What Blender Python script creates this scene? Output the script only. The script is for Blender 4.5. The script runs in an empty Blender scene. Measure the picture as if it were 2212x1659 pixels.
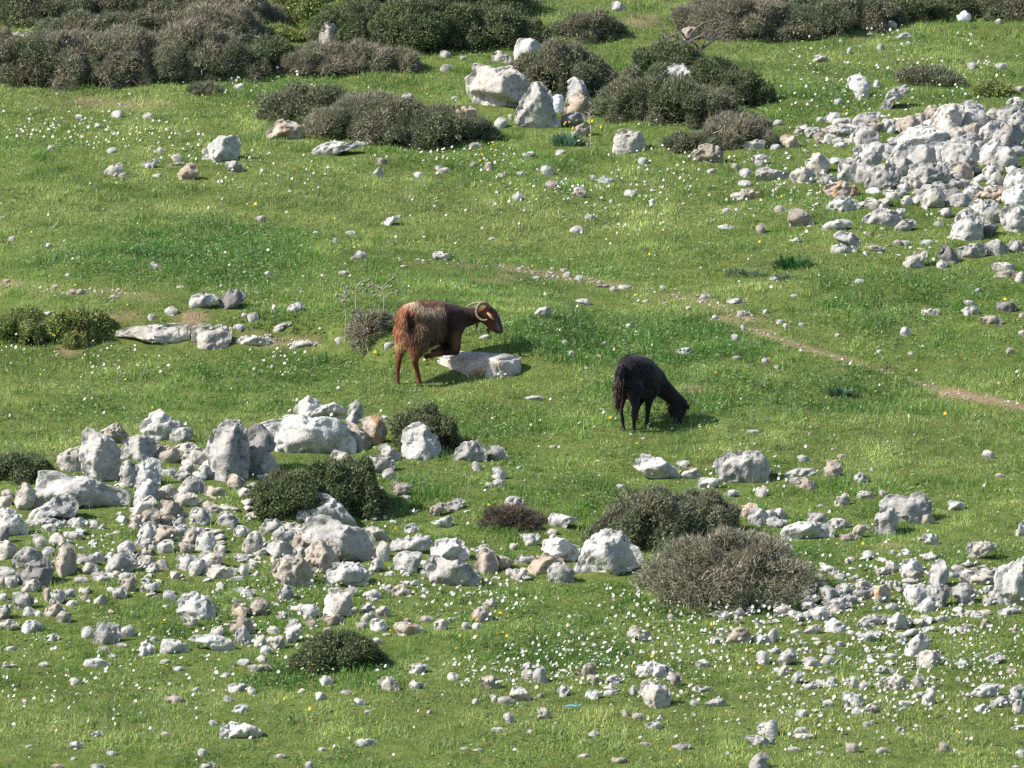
import bpy, bmesh, math, random
import numpy as np
from mathutils import Vector, Matrix
random.seed(7); RNG = np.random.default_rng(11)
C = bpy.context.scene.collection
R_ = math.radians
sc = bpy.context.scene

# ---------------------------------------------------------------- noise
def _hash(ix, iy, iz, s):
    h = (ix.astype(np.int64)*374761393 + iy.astype(np.int64)*668265263 + iz.astype(np.int64)*2147483647 + s*974634777)
    h = (h ^ (h >> 13)) * 1274126177
    h = h & 0x7fffffff
    h = (h ^ (h >> 16)) & 0xffff
    return h / 65535.0
def vnoise(x, y, z=0.0, s=0):
    x = np.asarray(x, float); y = np.asarray(y, float); z = np.zeros_like(x) + z
    ix, iy, iz = np.floor(x), np.floor(y), np.floor(z)
    fx, fy, fz = x-ix, y-iy, z-iz
    ux, uy, uz = [f*f*f*(f*(f*6-15)+10) for f in (fx, fy, fz)]
    def g(a, b, c): return _hash(ix+a, iy+b, iz+c, s)
    x00 = g(0,0,0)*(1-ux)+g(1,0,0)*ux; x10 = g(0,1,0)*(1-ux)+g(1,1,0)*ux
    x01 = g(0,0,1)*(1-ux)+g(1,0,1)*ux; x11 = g(0,1,1)*(1-ux)+g(1,1,1)*ux
    return ((x00*(1-uy)+x10*uy)*(1-uz) + (x01*(1-uy)+x11*uy)*uz)*2-1
def fbm(x, y, z=0.0, s=0, o=4, g=0.5):
    a = 1.0; t = 0; n = 0; f = 1.0
    for k in range(o):
        t = t + a*vnoise(np.asarray(x)*f+k*17.3, np.asarray(y)*f-k*9.1, np.asarray(z)*f+k*5.7, s+k); n += a; a *= g; f *= 2.03
    return t/n
def sstep(a, b, x):
    t = np.clip((x-a)/(b-a), 0, 1); return t*t*(3-2*t)

def mixc(a, b, t): return np.asarray(a)*(1-t[:, None])+np.asarray(b)*t[:, None]

# ---------------------------------------------------------------- camera frame
DIST = 80.0; PITCH = R_(7.0); W, H = 1024, 768
CAM = np.array([0.0, -DIST*math.cos(PITCH), DIST*math.sin(PITCH)])
FW = np.array([0.0, math.cos(PITCH), -math.sin(PITCH)])
UPV = np.array([0.0, math.sin(PITCH), math.cos(PITCH)])
RT = np.array([1.0, 0, 0])
HALF = 4.85/DIST          # tan of half the horizontal field of view
def rays(px, py):         # photo coordinates 0..2212 x 0..1659 to a direction with unit depth
    u = (np.asarray(px, float)/2212.0*2-1)*HALF
    v = (1-np.asarray(py, float)/1659.0*2)*HALF*0.75
    return FW[None]+u[:, None]*RT[None]+v[:, None]*UPV[None]
def project(P):
    d = P-CAM
    w = d@FW
    return ((d@RT)/w/HALF+1)*1106.0, (1-(d@UPV)/w/HALF/0.75)*829.5, w
def mpp(depth): return depth*HALF/1106.0   # metres per photo unit

# ---------------------------------------------------------------- terrain
_ys = np.linspace(-420, 520, 9401)
_sl = np.interp(_ys, [-300, -110, -84, -72, -60, -45, -25, -14, 22, 60, 110], [0, -.08, -.30, -.52, -.32, -.02, .10, .158, .158, .03, 0])
_zs = np.concatenate([[0], np.cumsum((_sl[1:]+_sl[:-1])/2*(_ys[1]-_ys[0]))]); _zs -= np.interp(0, _ys, _zs)
BX = []; BY = []
GOAT = None
def hgt(x, y, fine=True):
    x = np.asarray(x, float); y = np.asarray(y, float)
    z = np.interp(y, _ys, _zs)
    near = np.exp(-((x/16)**4)) * sstep(-40, -16, y)*(1-sstep(30, 60, y))
    z = z + near*(0.16*fbm(x*.22+3, y*.22, 0, 5, 3) + 0.045*fbm(x*.9, y*.9, 0, 9, 3) + 0.028*fbm(x*2.6, y*2.6, 0, 10, 3))
    z = z + (1-near)*2.0*fbm(x*.02, y*.02, 0, 2, 3)*sstep(14, 40, np.hypot(x, y))*(1-sstep(-60, -75, y)*(1-sstep(15, 40, abs(x))))
    if BX:   # low terrace bank running along the line of squared blocks
        yl = np.interp(x, BX, BY)
        fx = sstep(-5.5, -4.2, x)*(1-sstep(0.1, 0.9, x))
        z = z + fx*0.22*sstep(0.0, 0.42, y-yl)*(1-sstep(0.8, 5.0, y-yl))
        g = np.exp(-((x-GX)/0.8)**2-((y-GY-.2)/0.8)**2)
        z = z - g*(y-GY-.2)*0.08
    if fine:
        z = z + near*0.012*fbm(x*5, y*5, 0, 21, 2)
    return z
def hit(px, py):
    px = np.atleast_1d(np.asarray(px, float)); py = np.atleast_1d(np.asarray(py, float))
    D = rays(px, py); lo = np.full(len(px), 55.0); hi = np.full(len(px), 150.0)
    t = np.linspace(55, 150, 240)
    P = CAM[None, None]+D[:, None]*t[None, :, None]
    below = P[..., 2] < hgt(P[..., 0], P[..., 1], False)
    i = np.argmax(below, 1); i = np.where(i == 0, 200, i)
    lo = t[i-1]; hi = t[i]
    for _ in range(14):
        m = (lo+hi)/2; Q = CAM+D*m[:, None]
        b = Q[:, 2] < hgt(Q[:, 0], Q[:, 1], False)
        hi = np.where(b, m, hi); lo = np.where(b, lo, m)
    return CAM+D*((lo+hi)/2)[:, None], (lo+hi)/2
_b, _ = hit([0, 250, 500, 700, 860, 1100, 1200], [728, 738, 756, 768, 806, 812, 812])
_g, _ = hit([1370], [928]); GX, GY = _g[0, 0], _g[0, 1]
BX = list(_b[:, 0]); BY = list(_b[:, 1])

# ---------------------------------------------------------------- object helpers
def tag(o, label=None, cat=None, group=None, kind=None):
    if label: o['label'] = label
    if cat: o['category'] = cat
    if group: o['group'] = group
    if kind: o['kind'] = kind
    return o
def mesh_np(name, V, F, mat, parent=None, col=None, smooth=False, loc=None):
    """V (n,3); F (m,k) all same k"""
    V = np.asarray(V, np.float32)
    if loc is not None: V = V-np.asarray(loc, np.float32)
    F = np.asarray(F, np.int32); k = F.shape[1]
    me = bpy.data.meshes.new(name)
    me.vertices.add(len(V)); me.vertices.foreach_set('co', V.ravel())
    me.loops.add(F.size); me.loops.foreach_set('vertex_index', F.ravel())
    me.polygons.add(len(F)); me.polygons.foreach_set('loop_start', np.arange(0, F.size, k, dtype=np.int32))
    me.polygons.foreach_set('loop_total', np.full(len(F), k, np.int32))
    if smooth: me.polygons.foreach_set('use_smooth', np.ones(len(F), bool))
    if col is not None:
        c = np.ones((len(V), 4), np.float32); c[:, :3] = col
        a = me.color_attributes.new('col', 'FLOAT_COLOR', 'POINT'); a.data.foreach_set('color', c.ravel())
    me.materials.append(mat); me.update(calc_edges=True)
    o = bpy.data.objects.new(name, me); C.objects.link(o)
    if loc is not None: o.location = Vector([float(a) for a in loc])
    if parent is not None: o.parent = parent; o.location = Vector((0, 0, 0))
    return o
def empty(name, loc):
    o = bpy.data.objects.new(name, None); C.objects.link(o); o.location = Vector([float(a) for a in loc]); o.empty_display_size = .1
    return o
_ico = {}
def ico(n):
    if n not in _ico:
        bm = bmesh.new(); bmesh.ops.create_icosphere(bm, subdivisions=n, radius=1)
        _ico[n] = (np.array([v.co[:] for v in bm.verts]), np.array([[v.index for v in f.verts] for f in bm.faces])); bm.free()
    return _ico[n]
def tube(pts, rad, k=7):
    pts = np.asarray(pts, float); n = len(pts); rad = np.broadcast_to(rad, (n,))
    V = []; 
    for i in range(n):
        t = pts[min(i+1, n-1)]-pts[max(i-1, 0)]; t = t/np.linalg.norm(t)
        a = np.cross(t, [0.3, 0.9, 0.2]); a /= np.linalg.norm(a); b = np.cross(t, a)
        an = np.arange(k)/k*2*np.pi
        V.append(pts[i]+rad[i]*(np.cos(an)[:, None]*a+np.sin(an)[:, None]*b))
    V = np.concatenate(V); F = []
    for i in range(n-1):
        for j in range(k):
            F.append([i*k+j, i*k+(j+1) % k, (i+1)*k+(j+1) % k, (i+1)*k+j])
    return V, np.array(F)
def join(parts):
    V = []; F = []; n = 0
    for v, f in parts:
        V.append(v); F.append(f+n); n += len(v)
    return np.concatenate(V), np.concatenate(F)

# ---------------------------------------------------------------- materials
def newmat(name):
    m = bpy.data.materials.new(name); m.use_nodes = True; nt = m.node_tree; nt.nodes.clear()
    return m, nt, lambda t, **k: _nd(nt, t, **k)
def _nd(nt, t, **k):
    n = nt.nodes.new(t)
    for a, b in k.items():
        if a.startswith('i_'): n.inputs[int(a[2:]) if a[2:].isdigit() else a[2:].replace('_', ' ')].default_value = b
        else: setattr(n, a, b)
    return n
def blade_mat(name, trans=0.35, rough=0.55, spec=0.3):
    m, nt, N = newmat(name); L = nt.links
    at = N('ShaderNodeAttribute', attribute_name='col')
    p = N('ShaderNodeBsdfPrincipled', i_Roughness=rough); p.inputs['Specular IOR Level'].default_value = spec
    tr = N('ShaderNodeBsdfTranslucent'); mx = N('ShaderNodeMixShader', i_0=trans)
    out = N('ShaderNodeOutputMaterial')
    L.new(at.outputs['Color'], p.inputs['Base Color']); L.new(at.outputs['Color'], tr.inputs[0])
    L.new(p.outputs[0], mx.inputs[1]); L.new(tr.outputs[0], mx.inputs[2]); L.new(mx.outputs[0], out.inputs[0])
    return m
def ramp(N, pts):
    r = N('ShaderNodeValToRGB'); e = r.color_ramp.elements
    while len(e) > 1: e.remove(e[-1])
    for i, (p, c) in enumerate(pts):
        el = e[0] if i == 0 else e.new(p)
        el.position = p; el.color = (*c, 1)
    return r
def rock_mat(name, base, stain, dark=(.13, .125, .12), lichen=None, lam=0.0, warm=0.0):
    m, nt, N = newmat(name); L = nt.links
    tc = N('ShaderNodeTexCoord'); oi = N('ShaderNodeObjectInfo')
    add = N('ShaderNodeVectorMath', operation='MULTIPLY_ADD')
    sx = N('ShaderNodeCombineXYZ'); 
    L.new(oi.outputs['Random'], sx.inputs[0]); L.new(oi.outputs['Random'], sx.inputs[1])
    L.new(sx.outputs[0], add.inputs[0]); add.inputs[1].default_value = (37, 53, 11); L.new(tc.outputs['Object'], add.inputs[2])
    n1 = N('ShaderNodeTexNoise', i_Scale=5.0, i_Detail=5.0, i_Roughness=.6); L.new(add.outputs[0], n1.inputs['Vector'])
    r1 = ramp(N, [(.32, stain), (.55, base), (.75, tuple(min(1, c*1.15) for c in base))]); L.new(n1.outputs[0], r1.inputs[0])
    n2 = N('ShaderNodeTexNoise', i_Scale=17.0, i_Detail=4.0, i_Roughness=.6); L.new(add.outputs[0], n2.inputs['Vector'])
    r2 = ramp(N, [(.34, (1, 1, 1)), (.48, (0, 0, 0))]); L.new(n2.outputs[0], r2.inputs[0])
    n4 = N('ShaderNodeTexNoise', i_Scale=3.0, i_Detail=2.0); L.new(add.outputs[0], n4.inputs['Vector'])
    r4 = ramp(N, [(.35, (0.15,)*3), (.65, (.75,)*3)]); L.new(n4.outputs[0], r4.inputs[0])
    mu = N('ShaderNodeMath', operation='MULTIPLY'); L.new(r2.outputs[0], mu.inputs[0]); L.new(r4.outputs[0], mu.inputs[1])
    mx = N('ShaderNodeMixRGB', i_Color2=(*dark, 1)); L.new(mu.outputs[0], mx.inputs[0]); L.new(r1.outputs[0], mx.inputs[1])
    colout = mx.outputs[0]
    n3 = N('ShaderNodeTexNoise', i_Scale=9.0, i_Detail=4.0, i_Roughness=.7); L.new(add.outputs[0], n3.inputs['Vector'])
    lc = lichen or (.42, .22, .06)
    r3 = ramp(N, [(.60-lam, (0, 0, 0)), (.70-lam, (.8,)*3)]); L.new(n3.outputs[0], r3.inputs[0])
    mx2 = N('ShaderNodeMixRGB', i_Color2=(*lc, 1)); L.new(r3.outputs[0], mx2.inputs[0]); L.new(colout, mx2.inputs[1])
    if lam > 0: colout = mx2.outputs[0]
    # brightness per stone
    hs = N('ShaderNodeHueSaturation'); mr = N('ShaderNodeMapRange'); mr.inputs[3].default_value = .86; mr.inputs[4].default_value = 1.1
    L.new(oi.outputs['Random'], mr.inputs[0]); L.new(mr.outputs[0], hs.inputs['Value']); L.new(colout, hs.inputs['Color'])
    p = N('ShaderNodeBsdfPrincipled', i_Roughness=.92); p.inputs['Specular IOR Level'].default_value = .15
    L.new(hs.outputs[0], p.inputs['Base Color'])
    b = N('ShaderNodeBump', i_Strength=.5, i_Distance=.015); L.new(n2.outputs[0], b.inputs['Height'])
    b2 = N('ShaderNodeBump', i_Strength=.8, i_Distance=.035); L.new(n3.outputs[0], b2.inputs['Height']); L.new(b.outputs[0], b2.inputs['Normal'])
    L.new(b2.outputs[0], p.inputs['Normal'])
    out = N('ShaderNodeOutputMaterial'); L.new(p.outputs[0], out.inputs[0])
    return m
RM = {
 'w': rock_mat('white_limestone', (.52, .51, .48), (.35, .345, .33), (.15, .15, .15)),
 'c': rock_mat('cream_limestone', (.50, .47, .42), (.345, .32, .28), (.15, .145, .135)),
 'g': rock_mat('grey_limestone', (.41, .40, .375), (.27, .265, .25), (.10, .10, .10)),
 't': rock_mat('tan_limestone', (.40, .355, .30), (.30, .255, .205), (.13, .11, .095)),
 'p': rock_mat('pink_tan_limestone', (.44, .365, .29), (.36, .285, .22), (.15, .125, .10)),
 'o': rock_mat('lichened_limestone', (.44, .40, .345), (.34, .29, .23), (.15, .135, .12), (.38, .20, .07), .10),
 'd': rock_mat('dark_and_shaded_limestone', (.25, .24, .23), (.18, .175, .165), (.085, .085, .085)),  # dark grey stones, and shadowed rocks whose shade is put into the colour
}
def simple_mat(name, col, rough=.8, spec=.2, nscale=None, var=.2):
    m, nt, N = newmat(name); L = nt.links
    p = N('ShaderNodeBsdfPrincipled', i_Roughness=rough); p.inputs['Specular IOR Level'].default_value = spec
    tc = N('ShaderNodeTexCoord'); n = N('ShaderNodeTexNoise', i_Scale=nscale or 20.0, i_Detail=4.0); L.new(tc.outputs['Object'], n.inputs['Vector'])
    r = ramp(N, [(.3, tuple(c*(1-var) for c in col)), (.7, tuple(min(1, c*(1+var)) for c in col))]); L.new(n.outputs[0], r.inputs[0])
    L.new(r.outputs[0], p.inputs['Base Color']); b = N('ShaderNodeBump', i_Strength=.4, i_Distance=.01); L.new(n.outputs[0], b.inputs['Height']); L.new(b.outputs[0], p.inputs['Normal'])
    out = N('ShaderNodeOutputMaterial'); L.new(p.outputs[0], out.inputs[0])
    return m
def vcol_mat(name, rough=.8, spec=.2, sheen=0.0):
    m, nt, N = newmat(name); L = nt.links
    at = N('ShaderNodeAttribute', attribute_name='col')
    p = N('ShaderNodeBsdfPrincipled', i_Roughness=rough); p.inputs['Specular IOR Level'].default_value = spec
    p.inputs['Sheen Weight'].default_value = sheen
    L.new(at.outputs['Color'], p.inputs['Base Color'])
    out = N('ShaderNodeOutputMaterial'); L.new(p.outputs[0], out.inputs[0])
    return m
# Stones read off the photograph, tile by tile. Each entry: centre x y, width, height [, tilt], tint; O entries carry an outline and maybe a label.
DATA = {}
DATA[0, 0] = '''
230 345 330 140 c;2065 745 80 40 c;1015 990 110 55 c;1285 1005 95 55 t;685 1008 60 35 t;850 1093 55 35 t;445 1280 60 42 c;965 1300 70 50 g;1390 1300 70 45 c
2025 1445 140 100 g;1630 1490 180 130 p;1525 1365 90 60 g;1305 1415 150 62 10 c;990 1465 165 80 15 c;1065 1515 80 40 c;1370 1520 90 30 g;1530 1420 180 25 t
O w|1740,1370 1755,1290 1850,1215 1900,1180 2060,1175 2085,1230 2070,1340 2020,1400 1740,1395|squat white boulder alone in the flowery grass at upper left
'''
DATA[0, 1] = '''
O c|545,345 550,250 560,200 620,168 680,200 720,270 725,350 725,440 545,440|pointed cream standing stone rising out of the brush at the top
1635 470 80 55 c;1790 500 50 25 c;1640 590 90 55 g;2125 495 170 95 c;1310 845 110 75 g;1825 970 170 110 p;2115 1060 100 80 t;1720 850 60 30 g;2200 1010 40 40 g;490 1110 90 80 t
O c|1805,680 1870,600 1865,540 1930,545 2090,575 2200,560 2280,620 2330,680 2370,720 2330,800 2290,880 2230,930 1960,945 1890,900 1830,790|largest pitted cream boulder with ragged top, behind the plastic bag
O o|85,1170 100,1110 160,1050 240,1030 330,1050 400,1100 430,1140 400,1170 330,1185 310,1205 200,1200 95,1195|low cream rock with brown top at the left foot of two shrubs
O w|465,1335 500,1280 620,1230 690,1215 790,1235 880,1210 975,1235 970,1250 840,1285 740,1315 650,1345 500,1358|long flat white slab in front of the wide grey shrub
1890 1255 100 45 t;1085 1400 100 60 c;1055 1500 95 75 20 t;1620 1480 100 55 g;1585 1450 70 30 g;1410 1510 80 40 g;2010 1435 80 60 c;2120 1515 60 40 c;1875 1420 50 40 t
'''
DATA[0, 2] = '''
O w|20,500 25,430 50,345 110,315 190,335 260,385 280,450 250,540 100,540 35,520|bright cream boulder with rounded top behind the leaning shrub
920 55 120 80 t;1530 290 130 110 t;530 1040 200 110 d
O g|20,980 60,870 130,790 170,710 230,700 290,720 330,790 360,850 370,950 420,1040 420,1110 300,1120 100,1070 25,1030|grey pointed boulder speckled dark just left of the plastic bag
O w|460,880 480,700 530,655 620,700 650,780 700,870 690,920 500,920|white peaked rock above the plastic bag
O p|450,920 480,840 560,800 640,830 700,910 660,985 560,1015 450,1000|pinkish tan rock right beside the plastic bag
O t|500,1140 560,1085 620,1065 690,1090 690,1130 620,1165 550,1185|tan rock on the grass just below the plastic bag
770 890 80 60 t;1810 860 140 140 p
O g|1270,790 1285,670 1340,590 1400,540 1480,545 1550,630 1630,780|grey domed rock half hidden inside the dark shrubs
O c|870,1290 880,1190 910,1130 1000,1100 1060,1140 1110,1130 1150,1210 1160,1270 1100,1310 950,1325|round cream and grey boulder below the big dark shrub
O t|1540,1410 1545,1330 1620,1260 1680,1240 1780,1260 1830,1310 1845,1410|low domed grey tan rock in front of the brown shrub
2090 1250 190 80 c;155 1340 120 50 d;420 1315 80 40 g;300 1475 110 80 g;80 1500 80 30 w;345 1600 110 70 t;580 1640 90 50 c;820 1555 140 60 t;700 1530 60 40 t
1130 1395 80 60 g;1720 1480 80 35 t;1930 1440 80 50 c;2020 1500 100 70 t;2010 1585 110 50 g;2140 1385 140 90 c;2300 1510 90 60 w
O g|2095,1540 2110,1470 2200,1440 2320,1480 2440,1500 2430,1560 2100,1565
'''
DATA[0, 3] = '''
455 505 120 65 15 g;705 440 40 50 c;1070 215 80 65 g;2000 190 60 50 c;1175 315 140 50 15 c;885 297 50 22 c;975 410 60 45 t;1215 375 40 30 c;1765 565 80 55 c;2015 575 90 50 g
790 760 190 180 w;940 725 60 60 c;2170 775 80 50 w;2165 860 90 40 w;2090 880 50 40 c;610 880 60 40 g
O g|920,950 1000,870 1040,790 1120,745 1200,740 1230,780 1150,840 1090,890 1000,940|long curved grey rock above the right-hand stone heap
560 1020 140 80 p;450 1035 60 40 t;80 1065 80 50 t;850 1055 200 110 15 g;910 1105 130 100 t;1020 1100 90 90 t;1070 1130 60 60 c;1145 1085 70 70 t;1215 1100 170 110 30 t;1325 1050 120 90 c
395 1150 140 90 c;440 1195 90 90 t;620 1145 250 95 g;505 1210 120 60 c;600 1220 70 40 t;260 1140 70 50 t;185 1225 150 105 p;65 1275 80 50 t
O g|740,1190 800,1090 870,1110 940,1170 940,1240 870,1290 760,1280
425 1420 200 160 c;310 1525 220 120 c;525 1555 160 95 g;640 1640 290 120 o
1425 1010 130 130 t
O c|1415,1100 1440,1030 1500,960 1600,935 1670,955 1680,1020 1640,1120 1560,1165 1500,1150|upright cream and tan rock at the back of the right-hand heap
1740 950 130 120 30 g;1825 960 80 80 c;1770 1060 200 150 g;1940 990 90 70 c;1780 1150 170 110 t;2160 930 120 90 c;2080 1000 180 110 20 g
O p|1800,1060 1850,1010 1920,990 1990,1060 1950,1110 1850,1115
O g|2020,1160 2060,1090 2150,1000 2240,940 2300,980 2300,1060 2200,1120
O g|1820,1230 1850,1130 1930,1070 2000,1060 2030,1100 1980,1180 1900,1250
1620 1180 150 140 c;1740 1235 220 110 g
O w|1095,1270 1150,1190 1230,1140 1370,1120 1480,1150 1540,1210 1550,1260 1420,1260 1300,1320 1240,1290|broad bright white boulder in the middle of the right-hand heap
O g|1900,1280 1960,1200 2060,1130 2200,1090 2240,1160 2150,1260 2090,1320 1930,1320|big slanting grey slab at the right edge of the heap
O w|750,1330 780,1295 850,1270 940,1260 990,1290 980,1380 930,1450 860,1500 760,1460|blocky white boulder at the left end of the right-hand heap
1030 1315 200 120 g
O w|1040,1400 1080,1330 1130,1270 1220,1255 1260,1310 1270,1370 1220,1440 1150,1475 1060,1460|white wedge boulder beside the blocky one, right-hand heap
O w|1370,1280 1440,1240 1540,1250 1580,1320 1560,1390 1480,1410 1400,1370
1330 1400 200 180 g;1670 1400 240 250 g;1830 1340 170 150 g;1945 1350 190 150 30 w;2050 1400 190 170 g;2160 1320 120 80 c;1670 1490 170 120 t;690 1490 140 150 w;820 1515 180 140 g
O g|860,1590 900,1500 960,1450 1070,1440 1130,1490 1120,1570 1040,1630 950,1655 870,1630|smooth grey rounded boulder at the front of the right-hand heap
1180 1470 140 130 g;1380 1520 250 150 g;1490 1500 120 140 w;1200 1605 130 100 w;1280 1615 120 90 c;1920 1510 100 110 w;1980 1565 90 90 g;1500 1625 150 80 g;1650 1605 150 80 g;1780 1645 130 60 w;1400 1645 150 60 w;1940 1645 160 60 p
O w|2060,1610 2080,1530 2140,1480 2230,1470 2290,1540 2290,1660 2200,1700 2100,1690|big round white boulder cut by the right edge of the photo
'''
DATA[1, 0] = '''
100 405 60 40 c;425 463 50 35 t;25 222 40 25 w;1345 645 85 40 t;1320 617 40 25 c;60 770 60 30 w;480 820 60 35 c;590 722 50 30 w;985 905 80 35 t;1560 820 60 22 w;1480 1035 110 80 w;2190 1085 90 80 t;2110 1065 50 30 g;1310 1080 60 50 c;2070 1175 110 55 g
O w|565,885 600,840 660,825 760,860 700,875 640,890|small flat white rock on the bare soil strip at left
O w|270,1085 380,1040 490,1025 500,1065 420,1115 350,1150 290,1135|smooth white slab between the two green bushes at left
O w|1630,950 1660,900 1740,868 1850,880 1890,930 1850,965 1720,1015 1660,1005|left one of two dark-sided rocks above the stone row
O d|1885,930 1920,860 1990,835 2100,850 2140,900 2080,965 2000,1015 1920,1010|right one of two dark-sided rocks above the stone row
O c|1000,1210 1040,1180 1150,1160 1350,1145 1500,1125 1640,1150 1650,1200 1640,1320 1500,1290 1300,1280 1150,1260 1010,1245|long cream wall slab at the left end of the stone row
O c|1655,1170 1700,1145 1980,1140 2010,1180 2000,1300 1900,1335 1680,1355 1645,1300|squared cream block with a shaded right end in the stone row
O c|1985,1330 2050,1250 2120,1235 2212,1240 2330,1270 2400,1300 2380,1340 2200,1330 2090,1340|low broken cream block at the right end of the stone row
'''
DATA[1, 1] = '''
35 235 90 50 c;520 350 45 20 t;815 352 80 30 c;682 420 42 35 c;1170 245 170 50 25 w;900 545 110 60 p;850 570 60 25 w;1600 555 150 65 p;1450 597 40 22 d;1275 645 50 25 c;758 698 85 30 c;100 710 55 40 w;400 865 45 25 w
335 1005 140 70 20 c;225 1165 165 50 30 w;160 1010 40 70 t;965 1095 110 80 g;1975 1255 90 35 c;60 1280 120 65 c;420 1315 250 60 c;330 1345 80 40 t;725 1280 80 40 c;1150 1330 80 50 t;2040 405 50 30 g
'''
DATA[1, 2] = '''
50 50 80 60 g;575 20 140 70 w;1020 10 90 50 g;860 80 40 30 c;2020 25 250 90 o;675 220 90 45 w;555 325 100 60 g;1855 160 70 35 c;1850 300 140 30 t;2150 320 80 80 c;1210 85 60 45 t
70 660 40 20 t;180 695 35 30 d;350 660 40 22 c;450 675 60 30 t;480 715 70 45 t;580 745 75 45 w;215 742 60 25 c;755 780 40 30 p;870 840 50 40 c;780 815 120 30 t;960 820 120 30 p;1300 820 50 25 c
615 942 120 45 -15 w;1935 943 150 45 w;1665 905 80 45 c;2000 1053 120 42 w;1525 1000 45 30 w;1755 1083 50 35 p;2190 1040 50 40 c;1990 1175 40 50 w;1160 945 60 22 t;1320 965 50 20 c
O g|170,1080 200,1040 240,1000 290,990 340,1005 350,1040 300,1080|half-buried grey rock in the grass right of the brown goat's head
1010 1160 55 40 w;455 1310 45 45 w;505 1395 65 40 c;755 1420 60 30 p;1490 1378 130 50 w;800 1310 40 30 t;1945 1435 90 30 t;2190 1460 60 50 t;1930 1260 60 50 t
'''
DATA[1, 3] = '''
O w|500,110 590,40 690,25 780,80 800,130 700,160 600,170 510,135
1075 30 130 70 g;1160 10 60 40 w;1200 82 80 62 w;920 120 140 80 c;960 165 70 35 c;105 150 110 52 c;1320 20 90 60 c;1430 70 190 150 c;1590 50 140 110 d;1670 90 170 100 10 g;1760 20 130 70 w;1930 50 220 110 p
O w|2040,80 2060,10 2130,-40 2230,-30 2290,60 2240,130 2130,130
285 235 210 145 t;1120 440 75 50 g;1185 440 70 40 w;985 235 260 115 g;1135 195 120 70 15 c;600 290 240 80 8 w;1180 295 200 90 8 g;690 415 230 130 g;575 490 80 60 c;660 500 220 60 d;1370 437 110 45 c;940 490 150 55 t
O c|1155,610 1200,540 1250,510 1380,510 1385,550 1340,600 1380,650 1300,655 1200,640
1500 625 80 60 c;1860 175 220 140 w;1975 220 200 110 g;1900 320 170 110 d;2150 255 220 170 g
O w|1575,370 1580,290 1640,190 1720,140 1790,160 1850,210 1870,290 1850,390 1780,410 1680,405|tall white boulder with shaded right side below the right-hand heap
1560 545 170 150 d;1760 515 250 120 g;1970 485 210 120 g;2150 475 150 100 g;2040 650 200 70 c;2065 712 210 60 w;2180 740 100 80 30 w;1475 275 80 35 g
1745 960 90 45 w;1745 1028 150 80 w;1820 855 60 40 c;1405 1038 160 60 w;2065 1000 170 80 d;2190 1070 60 45 g;1935 1110 220 75 t;1190 1210 85 75 t;50 755 60 50 w;230 900 60 25 c;785 770 90 30 c;80 1515 50 40 w;2090 1370 60 50 g;960 1380 45 30 w;1235 1395 50 25 w
155 1160 45 40 c;290 1150 60 35 c;100 1120 70 30 t;600 1240 50 30 t;2190 1215 60 30 c
'''
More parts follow.
